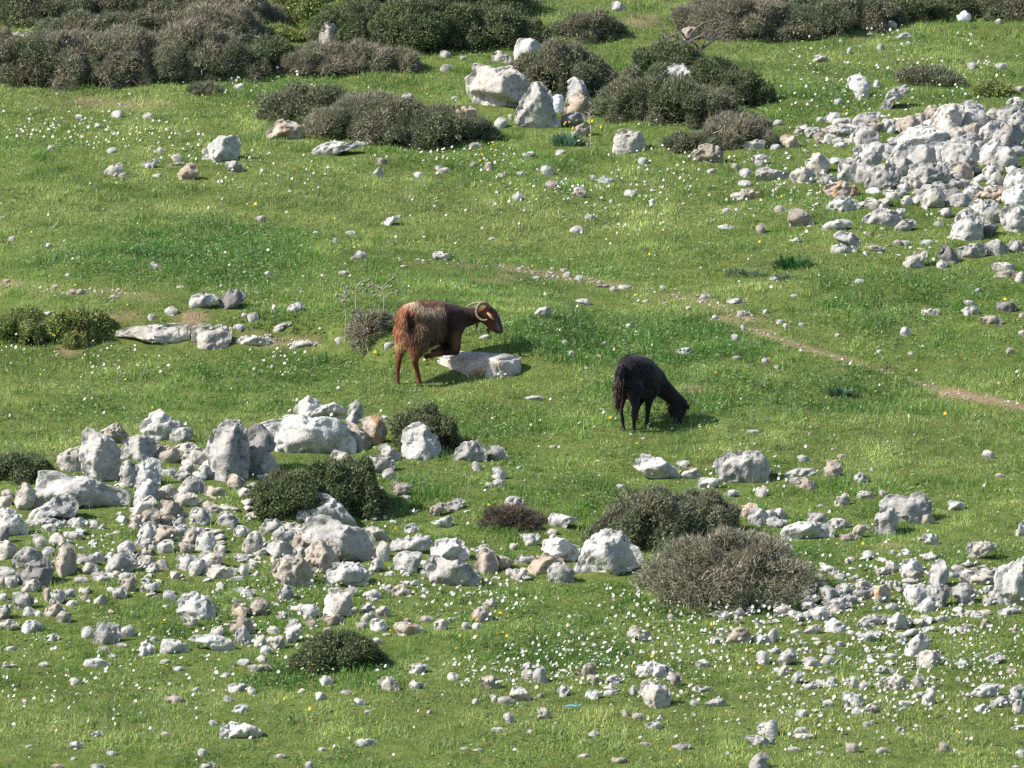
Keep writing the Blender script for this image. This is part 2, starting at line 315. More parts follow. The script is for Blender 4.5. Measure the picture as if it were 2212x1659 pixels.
DATA[2, 0] = '''
O g|705,540 710,400 750,378 800,395 880,440 980,480 1040,580 1045,690 1010,810 960,865 830,850 760,810 690,730|tall standing grey stone with a knob on top, left heap
O c|480,690 500,620 590,560 700,530 710,740 620,755 520,710|cream slab leaning behind the tall standing stone
O t|845,415 920,370 1000,340 1060,380 1140,460 1060,515 960,490 880,460|tan peaked rock with orange lichen behind the tall standing stone
O w|1200,350 1290,260 1390,230 1450,270 1550,330 1600,390 1560,440 1480,500 1280,490 1240,430|angular white rock topmost at the back of the left heap
1570 450 180 120 g
O w|335,745 500,765 700,790 950,880 1120,930 1120,1015 900,1040 700,1020 560,1000 420,1020 265,1090 300,950 320,850|long wedge-shaped slab lying along the left heap's front
O g|200,1170 260,1110 400,1040 480,960 570,945 640,980 690,1050 650,1150 480,1140 350,1180 230,1220|low grey rock with white left tip below the wedge slab
O w|-60,1240 -40,1090 60,1060 150,1080 200,1160 250,1250 200,1310 60,1290|large white rock cut by the left edge of the photo
220 985 180 220 c;70 955 100 75 w;50 1015 110 90 g;1210 565 330 200 g;1110 790 150 220 g
O w|1110,820 1180,700 1280,640 1390,640 1415,720 1390,840 1250,850 1160,900
O w|1130,1010 1180,900 1220,820 1290,815 1370,870 1385,970 1300,1030 1200,1060 1140,1070
O c|1115,1130 1200,1000 1300,960 1350,1000 1360,1110 1250,1140 1190,1170
1170 1200 130 130 t;1300 1165 170 160 t;1450 965 180 160 c;1615 1005 200 130 c;1470 1095 220 150 t;1460 615 230 140 t;1600 548 190 80 c
O c|1550,660 1600,580 1700,535 1800,545 1790,610 1720,690 1640,710|cream wedge stone leaning on the cracked upright boulder, left heap
O g|1795,500 1800,430 1850,380 1960,315 2070,305 2130,360 2160,500 2160,660 2130,790 2060,815 1950,835 1850,800 1790,710 1790,600|tall furrowed grey boulder in the centre of the left heap
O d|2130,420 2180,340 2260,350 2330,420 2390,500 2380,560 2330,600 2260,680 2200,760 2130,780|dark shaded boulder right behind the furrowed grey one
1620 725 130 85 c;1600 805 200 90 g;1770 765 120 110 c;1660 885 230 140 g;2045 855 150 130 t;1450 765 130 70 g;1860 925 170 80 t;2110 945 120 80 c;1730 1150 180 160 g;1850 1090 140 50 c;1970 1170 190 120 g
O w|1130,1380 1200,1280 1230,1200 1290,1180 1350,1230 1340,1300 1260,1385 1180,1415
1430 1300 220 130 t;1430 1180 180 100 t;1550 1215 90 100 g;1560 1275 130 100 c;1690 1265 140 60 g
O w|1680,1410 1710,1310 1750,1255 1830,1280 1870,1330 1850,1400 1750,1440|bright white bean-shaped rock right of centre in left rubble
1650 1325 140 110 t;1600 1415 160 100 t;1310 1395 120 80 w;1430 1415 130 110 c;1870 1405 110 70 c;2100 1285 160 100 w
O c|2080,1470 2090,1390 2160,1290 2250,1250 2290,1330 2280,1430 2180,1490
1280 1460 170 95 t;1270 1535 140 90 g;1100 1425 150 140 w;1050 1545 240 190 g;985 1595 120 80 c;1610 1535 180 150 30 g;1830 1515 200 120 c;1710 1595 160 130 g;1900 1625 260 100 c;2080 1505 130 70 c;2110 1615 80 90 c;2185 1575 60 60 c
O t|460,1510 500,1430 580,1365 640,1380 670,1470 670,1590 600,1660 530,1650 480,1570|egg-shaped tan boulder standing on its end at lower left
340 1370 110 100 d;420 1455 100 80 w;690 1485 60 40 c
O g|95,1570 120,1500 210,1400 290,1410 370,1470 340,1570 200,1610|grey rounded rock behind the shaded one at lower left
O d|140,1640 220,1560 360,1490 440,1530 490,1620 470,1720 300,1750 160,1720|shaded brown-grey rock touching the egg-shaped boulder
50 1435 170 160 c;20 1315 120 140 d;50 1645 150 100 w;530 1208 120 75 w;670 1203 160 85 w;420 1185 150 85 g;430 1248 150 65 c;805 1208 90 55 w;880 1238 70 45 p;580 1298 60 40 g;660 1313 130 65 c
760 1525 180 90 g;850 1505 100 80 d;780 1605 130 100 w;940 1505 90 60 c;860 1655 130 60 c;1010 1645 80 50 g;1080 1655 100 40 c;1320 1595 130 80 g;1400 1565 110 80 d;1520 1645 90 50 g
'''
DATA[2, 1] = '''
O w|10,350 150,300 260,275 400,280 480,300 560,285 700,300 760,340 800,400 850,480 870,540 850,590 730,605 600,600 400,570 270,590 170,540 120,490 50,420|broadest smooth white boulder of the left heap
O t|760,310 860,350 960,420 1000,500 980,560 900,575 850,540 800,430|tan boulder leaning on the right end of the broad white one
O w|330,280 330,210 380,150 450,100 540,130 580,190 520,240 450,270 350,295|round white rock perched highest at the back, left heap
O w|400,290 470,240 560,190 690,155 770,210 790,300 680,310 500,310|flat-topped white rock lying over the broad white boulder
O g|780,280 800,190 870,140 920,190 930,270 900,340 840,345 790,310|bluish grey pointed rock between flat-topped and orange-footed rocks
O o|885,310 930,280 1020,280 1060,255 1100,290 1130,370 1140,410 1120,470 1000,530 990,450 930,380|white angular rock with an orange-brown foot, left heap
1110 300 60 50 c
O w|1260,610 1265,480 1280,400 1350,345 1420,330 1480,370 1560,430 1600,540 1590,620 1500,635 1330,640|smooth upright cream boulder in front of the dark green shrub
O g|1050,600 1070,530 1120,505 1200,560 1250,600 1250,670 1190,665 1100,650|triangular grey rock left of the smooth upright cream boulder
O c|900,740 930,650 1000,605 1100,610 1190,640 1200,710 1170,755 1080,755 960,770|low cream rock below the triangular grey one
1150 785 110 90 c;760 655 200 130 c;100 700 200 180 g;90 805 150 45 c
O g|1700,615 1730,550 1800,500 1900,490 1980,530 2000,600 1990,670 1850,680 1720,675|pitted grey rock, left of a touching pair below the goats
O g|1985,600 2010,540 2080,520 2150,560 2180,620 2140,655 2000,665|smaller pitted grey rock, right of the touching pair
1905 715 80 75 c;2100 775 120 100 g;2100 855 110 55 c;2010 875 60 45 p;2190 1015 80 80 g;1250 915 140 120 t;1060 935 110 95 c;1300 988 70 42 c
O t|1470,1140 1500,1070 1590,1015 1650,1030 1640,1090 1560,1120 1490,1145
1730 1045 170 90 g;1340 1250 120 75 t
O w|1500,1195 1590,1160 1680,1130 1715,1180 1660,1255 1570,1225|small bright white wedge stone on the grass below the pitted rocks
O w|350,1200 360,1090 440,1020 470,950 540,930 620,940 680,1000 770,1080 840,1160 900,1230 800,1260 650,1220 450,1240|tall white peaked boulder in front of the big green shrub
O g|380,1250 430,1150 540,1120 640,1150 760,1210 900,1250 1020,1320 1060,1400 1040,1500 970,1570 850,1580 740,1520 600,1430 430,1360|biggest grey boulder speckled with dark pits, lower left heap
O t|430,1440 500,1370 620,1330 700,1380 730,1450 720,1540 620,1620 560,1665 480,1655 440,1550|tan rounded boulder leaning under the biggest grey one
O w|100,1370 150,1280 220,1230 330,1250 370,1310 300,1370
300 1228 160 65 w;150 1235 190 130 g;210 1435 220 140 g;60 1455 150 65 c;390 1385 150 150 t;380 1465 120 100 t
O t|110,1620 160,1520 280,1500 410,1510 470,1600 500,1700 470,1760 350,1765 220,1710|broad brown-grey boulder left of the white-topped one
O w|580,1650 640,1560 740,1530 880,1540 960,1600 990,1660 960,1730 800,1755 620,1770 590,1730|white-topped flat boulder with shaded front, lower left heap
1100 1455 110 160 c;1040 1575 130 115 w
O c|900,1250 1000,1225 1100,1260 1160,1320 1150,1370 1050,1355 960,1300|smooth cream rock just right of the tall white peaked boulder
O w|1160,1410 1190,1330 1280,1310 1430,1290 1530,1330 1500,1400 1400,1450 1300,1470 1200,1450|wide white rock lying on top of another, mid rubble
O w|1190,1510 1210,1450 1300,1440 1440,1460 1430,1540 1370,1600 1250,1630 1200,1590|white rock with a notch directly under the wide white one
O w|1500,1430 1560,1350 1680,1320 1800,1360 1850,1440 1840,1540 1740,1540 1640,1530 1540,1510|domed white rock with a dark crevice, mid rubble
O g|1430,1600 1480,1480 1560,1460 1650,1520 1750,1520 1850,1560 1940,1620 1960,1710 1860,1755 1660,1760 1500,1690|dark-fronted grey rock below the domed white one
1950 1425 130 65 g;1990 1535 190 210 t;2000 1465 130 80 c;2120 1545 180 120 t;2190 1635 60 60 w;1160 1645 80 50 t;1470 1640 90 60 w
'''
DATA[2, 2] = '''
O w|310,1170 350,1105 440,1130 580,1160 500,1210 420,1250 330,1240|white pear-shaped stone left of the dark green low shrub
340 1280 110 50 p;155 1350 160 105 w;355 1330 60 60 w
O w|245,1430 270,1350 390,1330 450,1335 520,1380 600,1410 590,1460 480,1540 400,1500 300,1470|lumpy white rock left of the big pointed white boulder
110 1520 160 85 g
O p|120,1600 180,1500 260,1460 380,1480 450,1510 430,1570 320,1620 200,1635|orange-tan low rock in front of the lumpy white one
O g|310,1610 350,1550 440,1515 500,1580 550,1640 545,1700 430,1730 320,1710|small shaded rock at the left foot of the big pointed boulder
O w|500,1590 600,1470 640,1360 740,1270 830,1240 950,1270 1030,1350 1100,1440 1130,1530 1060,1580 900,1630 720,1670 570,1655|big pointed bright white boulder at lower centre
60 1645 160 90 c;20 1405 70 50 t;40 1020 120 85 w
O w|1040,710 1060,640 1130,600 1230,620 1320,660 1430,730 1470,780 1460,840 1300,830 1200,790 1090,750|sloping white rock with dark right end below the black goat
O g|1740,710 1760,640 1850,590 1990,565 2130,580 2200,640 2240,720 2220,830 2100,865 1950,855 1820,825 1760,770|large round grey boulder right below the black goat
1480 690 110 50 c;1550 780 160 85 w
O w|1595,890 1620,810 1700,800 1830,830 1790,870 1640,910|small white block left of the large round grey boulder
945 890 70 42 w;1905 950 130 58 c;2160 933 110 85 c;1880 1110 90 75 c;2040 1095 190 110 p;2130 1155 180 140 g;2160 1330 110 75 w;70 720 60 28 w;355 545 60 25 w;2085 410 110 25 w;190 120 150 38 g
'''
DATA[2, 3] = '''
O w|100,805 170,760 270,725 360,730 440,735 420,765 300,800 180,810|long thin white slab right of the large round grey boulder
O t|465,810 470,740 510,660 600,650 650,690 650,745 570,790|upright tan rock at the right end of the thin slab
330 862 180 100 t;240 838 90 55 c;310 642 110 50 c;640 622 80 25 c;800 812 120 80 g;900 737 30 28 w;1905 612 100 72 p;2005 792 80 32 c;645 1003 140 100 c;455 1058 50 32 c;840 962 140 65 c;990 942 60 50 t
O g|965,1060 980,990 1060,950 1200,970 1290,930 1390,970 1440,1040 1400,1120 1290,1180 1130,1150 1050,1100|long grey block with dark underside lying behind an upright one
O g|905,1280 920,1160 960,1080 1040,1040 1100,1080 1130,1160 1120,1270 970,1310|smooth upright grey stone against the long dark-sided block
1625 1055 140 80 t;1380 1175 100 80 c
O g|320,1200 340,1110 400,1090 480,1120 530,1170 450,1210
O w|110,1300 150,1230 260,1190 400,1190 520,1210 580,1270 560,1340 400,1350 250,1330 130,1340|long white rock with grey right end above the dome shrub
100 1125 140 90 c;70 1195 180 85 g;10 1135 100 85 g;610 1210 190 85 c;690 1330 140 65 c;800 1275 150 100 o;1410 1345 140 85 c;1320 1345 60 42 c
O c|1700,1430 1720,1370 1830,1345 1950,1370 2010,1400 1900,1450 1850,1490 1760,1520
O w|2125,1300 2150,1230 2212,1170 2260,1200 2250,1280 2170,1320
130 1435 150 120 c;870 1473 100 58 w;1200 1453 80 52 w;1140 1478 40 25 w;715 1508 60 25 w;1080 1452 50 40 w
O w|1130,1600 1170,1520 1270,1495 1350,1560 1350,1630 1250,1660 1150,1655
1470 1650 170 240 g;1230 1650 150 90 p;1000 1625 160 65 c;570 1635 80 42 c;1640 1595 110 65 p;1610 1650 130 65 d;1720 1645 150 65 w;1890 1635 200 85 c
O w|1950,1760 1960,1640 2000,1590 2090,1560 2160,1510 2230,1500 2300,1560 2330,1700 2330,1850 2200,1930 2050,1935 1980,1850|great white boulder cut by the right edge at lower right
'''
DATA[3, 0] = '''
O w|1515,290 1530,200 1600,150 1690,140 1800,180 1860,250 1870,340 1800,390 1680,380 1560,360|rounded white boulder ringed by daisies at lower left
1640 398 150 85 c;1290 98 160 90 30 w;1030 158 120 110 w;1110 70 130 150 t;870 215 110 85 g;700 35 110 65 t;880 20 140 60 c;270 93 160 105 c;90 50 130 100 c;20 50 70 85 d;410 163 70 105 c;500 190 130 120 w;590 152 110 70 g;210 225 190 140 g;30 180 80 60 g;140 163 70 42 g
50 315 140 140 g;250 313 100 75 c;475 303 170 105 t;330 328 60 52 t;555 362 130 95 c;620 238 90 50 t;715 123 70 42 w;735 188 80 42 w;80 433 150 95 c;270 443 160 100 w;355 443 50 50 w;450 533 120 65 c;760 488 100 85 c
O g|795,595 810,480 850,400 950,395 1040,430 1055,500 1020,570 900,605|low domed ridged grey stone at lower left
1100 483 110 110 t
O w|700,775 740,720 840,705 960,750 970,785 850,795
970 693 60 42 t;900 633 90 42 c;1050 603 100 42 g
O w|1195,670 1205,580 1260,560 1340,610 1350,690 1280,700 1230,690
O w|1380,650 1400,550 1480,530 1600,570 1650,640 1590,680 1480,660
1330 553 70 50 c
O w|1615,550 1680,510 1850,500 1990,550 2045,610 1960,655 1850,620 1740,580|long flat white slab lying tilted at lower left
O t|1965,440 1990,370 2080,350 2190,380 2215,430 2200,510 2000,500|dark-fronted tan block behind a grey wedge, lower left
O g|2000,570 2040,480 2100,420 2150,480 2180,560 2130,600
2080 303 140 110 p;1880 483 110 75 t;2140 148 120 65 c;1470 173 110 75 t;95 628 100 32 c;70 778 130 42 w;380 768 80 42 c;1510 1063 160 72 w;1695 988 55 42 w;1940 853 70 42 w;1540 803 90 38 t;1430 743 90 38 g;2100 748 110 52 t;2190 803 80 62 t;2050 968 160 72 w;2170 993 80 60 g;1965 1063 70 48 p;2080 1148 140 68 w
O w|1895,1390 1910,1290 2000,1260 2090,1265 2180,1290 2260,1330 2270,1400 2180,1420 2030,1410|big low white stone alone in the bottom-left grass
1840 1273 60 48 w;830 1368 120 52 w;655 1463 120 62 w;965 1538 80 48 w;1750 1523 80 52 w;220 1088 50 38 p;650 913 90 52 g;500 1648 110 42 w;845 1648 130 42 c;1790 1643 130 52 w;1425 1363 70 27 t;250 1473 60 27 w;640 1583 50 27 c
'''
DATA[3, 1] = '''
O g|180,210 190,110 250,70 310,90 340,160 280,210
O t|-60,330 -40,200 50,175 100,230 100,320 30,345
O c|580,340 590,200 640,110 700,95 800,130 840,220 850,320 760,355 650,345|squat cream boulder with a knobbly top below the white-topped one
825 138 110 72 g;1000 163 160 82 o;1150 108 80 62 o;1245 133 160 92 o;380 278 200 88 c;240 343 120 62 w;460 315 160 120 w;335 408 90 62 g;480 408 80 52 w;670 378 200 95 t;975 353 130 100 g;1090 313 130 82 c;970 278 120 72 p;915 433 80 62 w;1060 428 150 100 w;1310 388 60 48 c;1320 460 240 100 o;1470 378 110 62 g;1600 428 120 92 o;1700 383 80 37 w
O o|1850,350 1890,280 1960,255 2020,300 2050,360 1980,400 1880,400|orange-stained white rock with a hole, lower centre
2030 238 120 82 w;1810 433 65 57 g;1910 433 80 52 t;150 473 100 62 g;330 500 130 170 w;40 565 100 100 p;130 553 80 50 w;190 585 130 110 c;620 473 80 52 p;90 643 110 82 p;60 718 120 62 c;60 793 150 72 w
O g|1310,835 1350,760 1430,745 1500,780 1450,840 1370,850
605 908 110 82 c
O c|1040,910 1100,870 1170,860 1230,910 1260,980 1100,990
1390 943 130 72 c;1700 873 90 62 w
O t|1930,940 1960,870 2030,850 2090,890 2120,960 2020,980
1045 563 80 52 w;1090 707 40 32 w;565 1038 90 62 t;400 998 70 42 t;780 1008 90 37 t;890 1083 100 45 -20 g;2060 1063 60 72 c;1900 1088 60 47 t;2150 1078 110 72 c;2190 1233 90 82 g;1495 1178 45 27 p;2090 1328 110 37 t
945 1438 190 57 w;570 1503 70 37 w;210 1558 90 32 w;455 1633 70 52 w;970 1173 60 27 c;1810 1493 80 22 c;1920 1503 80 22 t;1560 33 60 52 t
'''
DATA[3, 2] = '''
O c|990,530 1000,430 1050,420 1120,460 1200,480 1235,545 1190,570 1080,530|cream rock shaped like a boot left of the daisies
O t|1830,560 1850,490 1960,440 2050,450 2070,510 2020,580 1900,590
1760 563 130 62 c;2165 543 120 82 c;2170 713 110 112 w;1650 758 120 62 t
O w|1030,860 1060,780 1150,735 1240,740 1330,770 1400,810 1330,850 1200,860 1100,870|long white rock behind the rounded cream one at bottom centre
1265 835 140 95 w;1400 893 130 112 t
O c|1070,1010 1110,930 1190,885 1280,910 1340,960 1380,1060 1350,1110 1230,1140 1150,1080|rounded cream boulder casting shadow at bottom centre
1045 993 60 82 c;1650 983 160 62 w;1760 1098 180 72 w;1570 1098 70 52 p;130 783 100 62 g;240 865 130 150 g;140 853 100 82 g
O t|520,840 600,790 660,740 720,750 735,820 680,870 560,860
715 888 140 72 c;870 900 130 82 g;860 978 130 52 w;850 1013 110 52 c;455 998 120 92 t;700 1028 130 72 c;70 1025 170 125 c;250 1038 60 42 p;275 1193 120 92 g;985 1188 70 52 p;1090 1213 100 52 w;1230 1288 130 72 t;705 1368 80 47 g;160 1348 60 37 w;380 1273 30 22 w;1460 1480 160 62 w
O g|1990,1380 2080,1360 2212,1400 2260,1430 2150,1460 2050,1430
2180 1323 120 92 w;940 1593 150 62 w;620 1558 130 32 w;1155 1453 90 27 g
O g|2035,1650 2080,1570 2150,1520 2212,1530 2230,1630 2200,1690 2050,1690|grey rock cut off by the bottom edge right of centre
1290 1213 50 32 p;1790 323 130 60 w;1830 353 120 60 40 w;1960 323 90 82 c;1945 388 60 52 w;2070 298 80 52 w;1370 353 60 50 c
'''
DATA[3, 3] = '''
1240 22 160 92 t;1830 32 300 92 c
O g|730,100 770,30 830,15 890,60 860,120 770,120
O g|440,100 510,75 590,110 620,180 570,250 490,230
670 113 170 82 w;690 203 150 82 c;820 153 150 102 g;610 248 220 92 w;970 163 170 150 o;1080 83 120 92 g
O w|1170,150 1200,90 1330,60 1400,110 1400,180 1310,250 1240,260
O w|1265,280 1340,210 1420,160 1480,200 1470,270 1380,320 1300,320
1510 183 120 172 d
O g|1560,120 1600,70 1700,60 1790,100 1820,170 1750,240 1650,210
1900 123 150 72 c;1900 213 130 60 30 c;1960 163 100 62 w
O w|1980,300 2080,255 2180,255 2190,300 2080,340 2010,335
360 273 150 82 w;130 293 160 100 c;435 338 190 112 w;285 348 150 72 c
O w|470,450 520,380 570,360 640,400 690,430 680,480 580,490 490,480
380 463 130 82 w;1070 268 100 57 w;930 283 70 42 w
O g|755,410 830,350 1050,335 1060,380 960,410 870,410 770,430
840 428 150 62 g
O w|990,450 1050,370 1120,315 1190,340 1220,400 1220,480 1130,460 1010,470
1320 403 130 82 w;1390 463 100 52 c;1500 373 120 52 t;1740 323 70 50 g;1160 513 90 42 g
O w|720,510 790,480 950,470 1010,500 950,550 850,570
O w|1160,680 1190,600 1270,520 1340,475 1390,530 1400,600 1380,660 1300,690 1220,700|peaked white rock leaning on a tan one at lower right
O c|1280,770 1300,680 1340,630 1450,640 1510,680 1490,750 1380,790 1300,785|rounded cream rock under the peaked white one, lower right
40 523 90 112 w;70 653 110 50 c
O g|60,750 90,680 200,615 260,660 260,710 150,750 120,780
370 753 150 82 c;520 733 100 82 t;130 818 80 82 t;250 873 130 60 50 c;500 828 130 37 w;380 953 140 72 w;550 923 90 82 c;740 923 80 102 w;830 953 80 70 c;1010 818 180 50 c
O c|1000,950 1020,880 1090,840 1180,870 1220,930 1190,985 1050,985
960 948 70 50 w;1300 908 90 102 t;700 1063 120 102 g;770 1083 110 92 c;520 1098 80 62 w;770 1168 90 62 w;910 1148 150 77 w;1175 1108 130 52 g;1300 1033 110 52 c;1390 1063 130 90 35 g;1420 973 90 52 w
O w|1680,1040 1780,980 1850,930 2000,920 2030,960 1950,1040 1830,1060|long white rock among daisies near the lower right edge
2150 1023 130 122 w;2020 1093 180 112 30 g;2170 1133 120 142 c;1860 1143 140 62 c;1950 718 190 70 15 w;1670 768 120 62 c;2100 818 100 32 t;1860 433 50 50 w;1645 888 40 32 w;1060 693 90 42 g;30 1323 110 132 w;280 1338 110 57 w;300 1383 170 42 c;20 1423 90 52 w;225 1493 110 27 g
730 1493 110 87 g;990 1508 110 47 w;1525 1488 100 87 p;2170 1313 140 42 w;2190 1533 90 62 c;850 1278 60 37 w;905 1263 60 37 g;290 1188 90 62 g;1130 1323 60 37 c;2140 1650 60 25 t;450 1528 60 25 c
'''
# shrubs: centre x, foot y, width, visible height (photo units), kind
SHRUBS = [l.split('|') for l in '''60 187 240 125|m|grey-green shrub at the far left of the upper brush
170 192 230 125|b|grey-brown shrub at the brush edge, second from left
290 190 240 135|b|grey-brown shrub at the brush edge, third from left
410 184 230 130|b|twiggy brown shrub at the brush edge, fourth from left
505 178 150 90|m|small rounded shrub ending the left brush edge
440 207 85 26|m|tiny flat shrub alone below the left brush
-5 128 110 75|m|shrub at the left edge beside the half-buried pale rock
190 128 250 120|m|olive shrub in the middle row of the left brush, left one
320 125 250 120|m|olive shrub in the middle row of the left brush, right one
450 118 240 115|b|brown shrub below the upper brush gap
60 62 260 105|m|shrub in the top left corner
220 68 260 110|m|shrub at the top edge, second from the left corner
380 68 260 110|m|shrub at the top edge, third from the left corner
510 74 210 100|b|brown shrub at the top edge left of the standing stone
590 160 150 82|g|green leafy shrub left of the pale dead twigs
600 95 150 45|y|yellow-green low bush left of the standing stone
690 168 190 78|b|brown twiggy shrub below the standing stone
790 162 130 75|b|shrub of pale dead twigs below the dark thicket
865 158 100 55|b|low brown shrub at the right tip of the twigs
770 112 210 110|g|dark leafy thicket shrub right of the standing stone
890 118 230 130|g|dark leafy thicket shrub in the middle
1010 114 220 125|g|dark leafy thicket shrub, lower right one
1115 100 130 75|g|small dark leafy shrub at the thicket's right tip
850 55 270 110|g|dark thicket shrub at the top edge, left one
1030 50 270 110|g|dark thicket shrub at the top edge, right one
680 58 200 85|y|olive bush at the top edge above the standing stone
1282 95 165 72|m|lone oval shrub at top centre above the boulders
1520 72 130 80|b|shrub at the left tip of the upper right brush
1610 88 220 110|b|rounded grey-brown shrub of the upper right brush
1740 88 220 95|m|olive-brown shrub of the upper right brush
1700 35 210 60|m|shrub at the top edge above the upper right brush
1860 64 210 80|m|shrub left of the white sack
1950 54 200 72|g|dark shrub just behind the white sack
2110 42 190 56|g|dark shrub right of the white sack
2190 45 150 58|m|shrub in the top right corner
670 272 240 95|m|olive shrub with dead tips, left of the wide grey one
790 312 240 120|b|wide grey shrub behind the flat white slab
900 322 230 105|m|olive half of the shrub pair behind the slab
1010 308 130 60|m|low dark shrub at the right end of the pair
1225 218 230 128|m|shrub between the bright boulder and the dead branches
1400 268 230 125|m|wide shrub in front of the hidden domed rock, left part
1500 280 210 120|m|wide shrub in front of the hidden domed rock, right part
1450 185 190 95|g|shrub beneath the gnarled dead branches
1545 205 150 80|g|dark shrub behind the hidden domed rock
1610 232 110 80|g|dark shrub falling away right of the boulders
1600 322 160 78|b|brown shrub above the low domed tan rock
1490 335 110 50|m|low green shrub left of the domed tan rock
2010 190 150 58|m|small dark shrub in the upper right meadow
2145 212 90 45|y|faint green bush above the right-hand heap
40 745 150 85|y|green bush at the left edge by the smooth slab
165 748 130 88|y|green bush right of the smooth white slab
800 752 110 58|b|small grey shrub just behind the brown goat
915 980 165 100|g|dark green shrub behind the smooth upright boulder
640 1128 210 120|g|big green shrub in the left heap, left half
735 1118 190 140|g|big green shrub in the left heap, shaded right half
1400 1192 250 140|m|dark low shrub right of centre, left half
1510 1180 180 115|m|dark low shrub right of centre, right half
1570 1324 400 165|b|large grey-brown dome shrub at lower right
725 1456 210 92|g|small dark green shrub among stones at lower left
45 1042 160 70|g|dull green shrub at the left edge behind the heap
1100 1148 140 48|d|low dead brown tuft in the grass at lower centre'''.split('\n')]
# flowers: centre, radii, count
FLOWERS = [(85,285,120,30,85),(250,300,120,25,70),(400,330,80,30,40),(600,360,200,40,70),(1000,350,150,30,70),(1290,400,200,55,80),(1500,400,200,70,90),(1200,470,300,50,50),
 (1900,170,200,50,70),(1950,110,260,40,80),(1780,250,150,55,85),(1950,235,170,45,80),(1700,420,60,40,50),(250,775,260,30,55),(560,790,90,20,25),(960,800,120,25,12),
 (1660,1035,130,30,50),(1850,1190,200,60,60),(1500,1370,260,80,230),(1750,1430,360,150,500),(2050,1400,230,150,480),(1350,1450,220,60,200),(1100,1460,200,45,150),
 (1000,1310,140,40,110),(620,1270,200,50,140),(260,1180,150,60,110),(500,1420,220,50,110),(250,1500,270,60,90),(700,190,260,20,30),(1106,830,1106,829,500),(1500,1250,100,40,30),(1900,1290,300,50,120),(1400,1300,60,30,40)]
YELLOW = [(1250,290,70,30,18),(1080,340,60,30,10),(1106,830,1106,829,110),(60,740,60,30,12),(1150,1390,150,40,14)]
# bare soil: polylines (width) and spots
SOILP = [([(880,562),(1000,566),(1100,577),(1200,593),(1300,612),(1400,628),(1520,648),(1580,672),(1640,700)],6,.65),
 ([(1560,690),(1650,722),(1760,758),(1900,800),(2050,848),(2230,884)],5.5,.95),([(-20,612),(60,622),(180,632),(260,628),(310,642)],8,.55),([(560,728),(640,740),(700,748)],8,.7),([(170,218),(260,228),(330,226)],6,.5)]
SOILS = [(410,690,34,24,.9),(1490,843,60,14,.7),(1390,42,40,14,.6),(150,752,30,16,.6),(1510,1010,40,10,.3),(260,690,50,12,.5),(1050,600,60,10,.4),(620,738,60,10,.6),(1930,1180,40,10,.4)]
# lush green ground: centre, radii, strength
LUSH = [(350,560,380,60,.7),(1300,740,330,60,.9),(1450,850,260,60,.8),(600,700,260,60,.5),(600,800,400,60,.5),(1000,900,250,60,.5),(870,1080,90,60,.9),(560,190,160,30,.6),(1650,260,60,20,.8),(1780,230,160,40,.5),(1700,1180,120,60,.5),
 (1900,1100,140,60,.4),(1450,1330,120,60,.6),(1250,1400,200,50,.5),(720,1470,160,25,.8),(600,1280,160,60,.5),(1930,640,260,70,.5),(1850,860,300,50,.6),(200,200,200,15,.5),(1280,170,180,30,.6),(100,560,200,30,.5)]
DRY = [(700,430,700,60,.7),(1300,470,400,50,.7),(500,450,300,40,.5),(1800,130,400,50,.5),(1700,100,500,60,.5),(150,215,200,25,.9),(1200,30,300,30,.7),(1900,960,300,60,.5),(600,930,500,30,.3),(400,1560,900,100,.6),(1600,1550,700,100,.4),(1550,700,400,50,.5),(1450,380,300,60,.5)]
# ---------------------------------------------------------------- world, sun, camera
w = bpy.data.worlds.new("World"); sc.world = w; w.use_nodes = True
nt = w.node_tree; bg = nt.nodes['Background']; sky = nt.nodes.new('ShaderNodeTexSky'); sky.sky_type = 'NISHITA'; sky.sun_disc = False
SUN_EL = R_(42); SDIR = np.array([math.cos(SUN_EL)*.957, math.cos(SUN_EL)*.29, -math.sin(SUN_EL)])   # travels right, a little away
SDIR /= np.linalg.norm(SDIR)
sky.sun_elevation = SUN_EL; sky.sun_rotation = math.atan2(-SDIR[0], -SDIR[1]); sky.air_density = 1.0; sky.dust_density = 1.2
nt.links.new(sky.outputs[0], bg.inputs[0]); bg.inputs[1].default_value = 0.12
sd = bpy.data.lights.new('sun', 'SUN'); sd.energy = 5.0; sd.angle = R_(.53); sd.color = (1.0, .945, .86)
so = bpy.data.objects.new('sun', sd); C.objects.link(so); so.rotation_mode = 'QUATERNION'; so.rotation_quaternion = Vector(SDIR).to_track_quat('-Z', 'Y')
so.location = (-30, -10, 40)
cd = bpy.data.cameras.new('camera'); co = bpy.data.objects.new('camera', cd); C.objects.link(co); sc.camera = co
cd.sensor_width = 36; cd.lens = 18/HALF; cd.clip_end = 3000; cd.clip_start = .5
co.location = CAM; co.rotation_euler = (math.pi/2-PITCH, 0, 0)
sc.view_settings.view_transform = 'Standard'; sc.view_settings.look = 'None'; sc.view_settings.gamma = 1; sc.view_settings.exposure = 0.60
sc.render.filter_size = 2.1
sc.cycles.max_bounces = 6; sc.cycles.diffuse_bounces = 3; sc.cycles.transmission_bounces = 3; sc.cycles.transparent_max_bounces = 4
sc.cycles.use_denoising = False

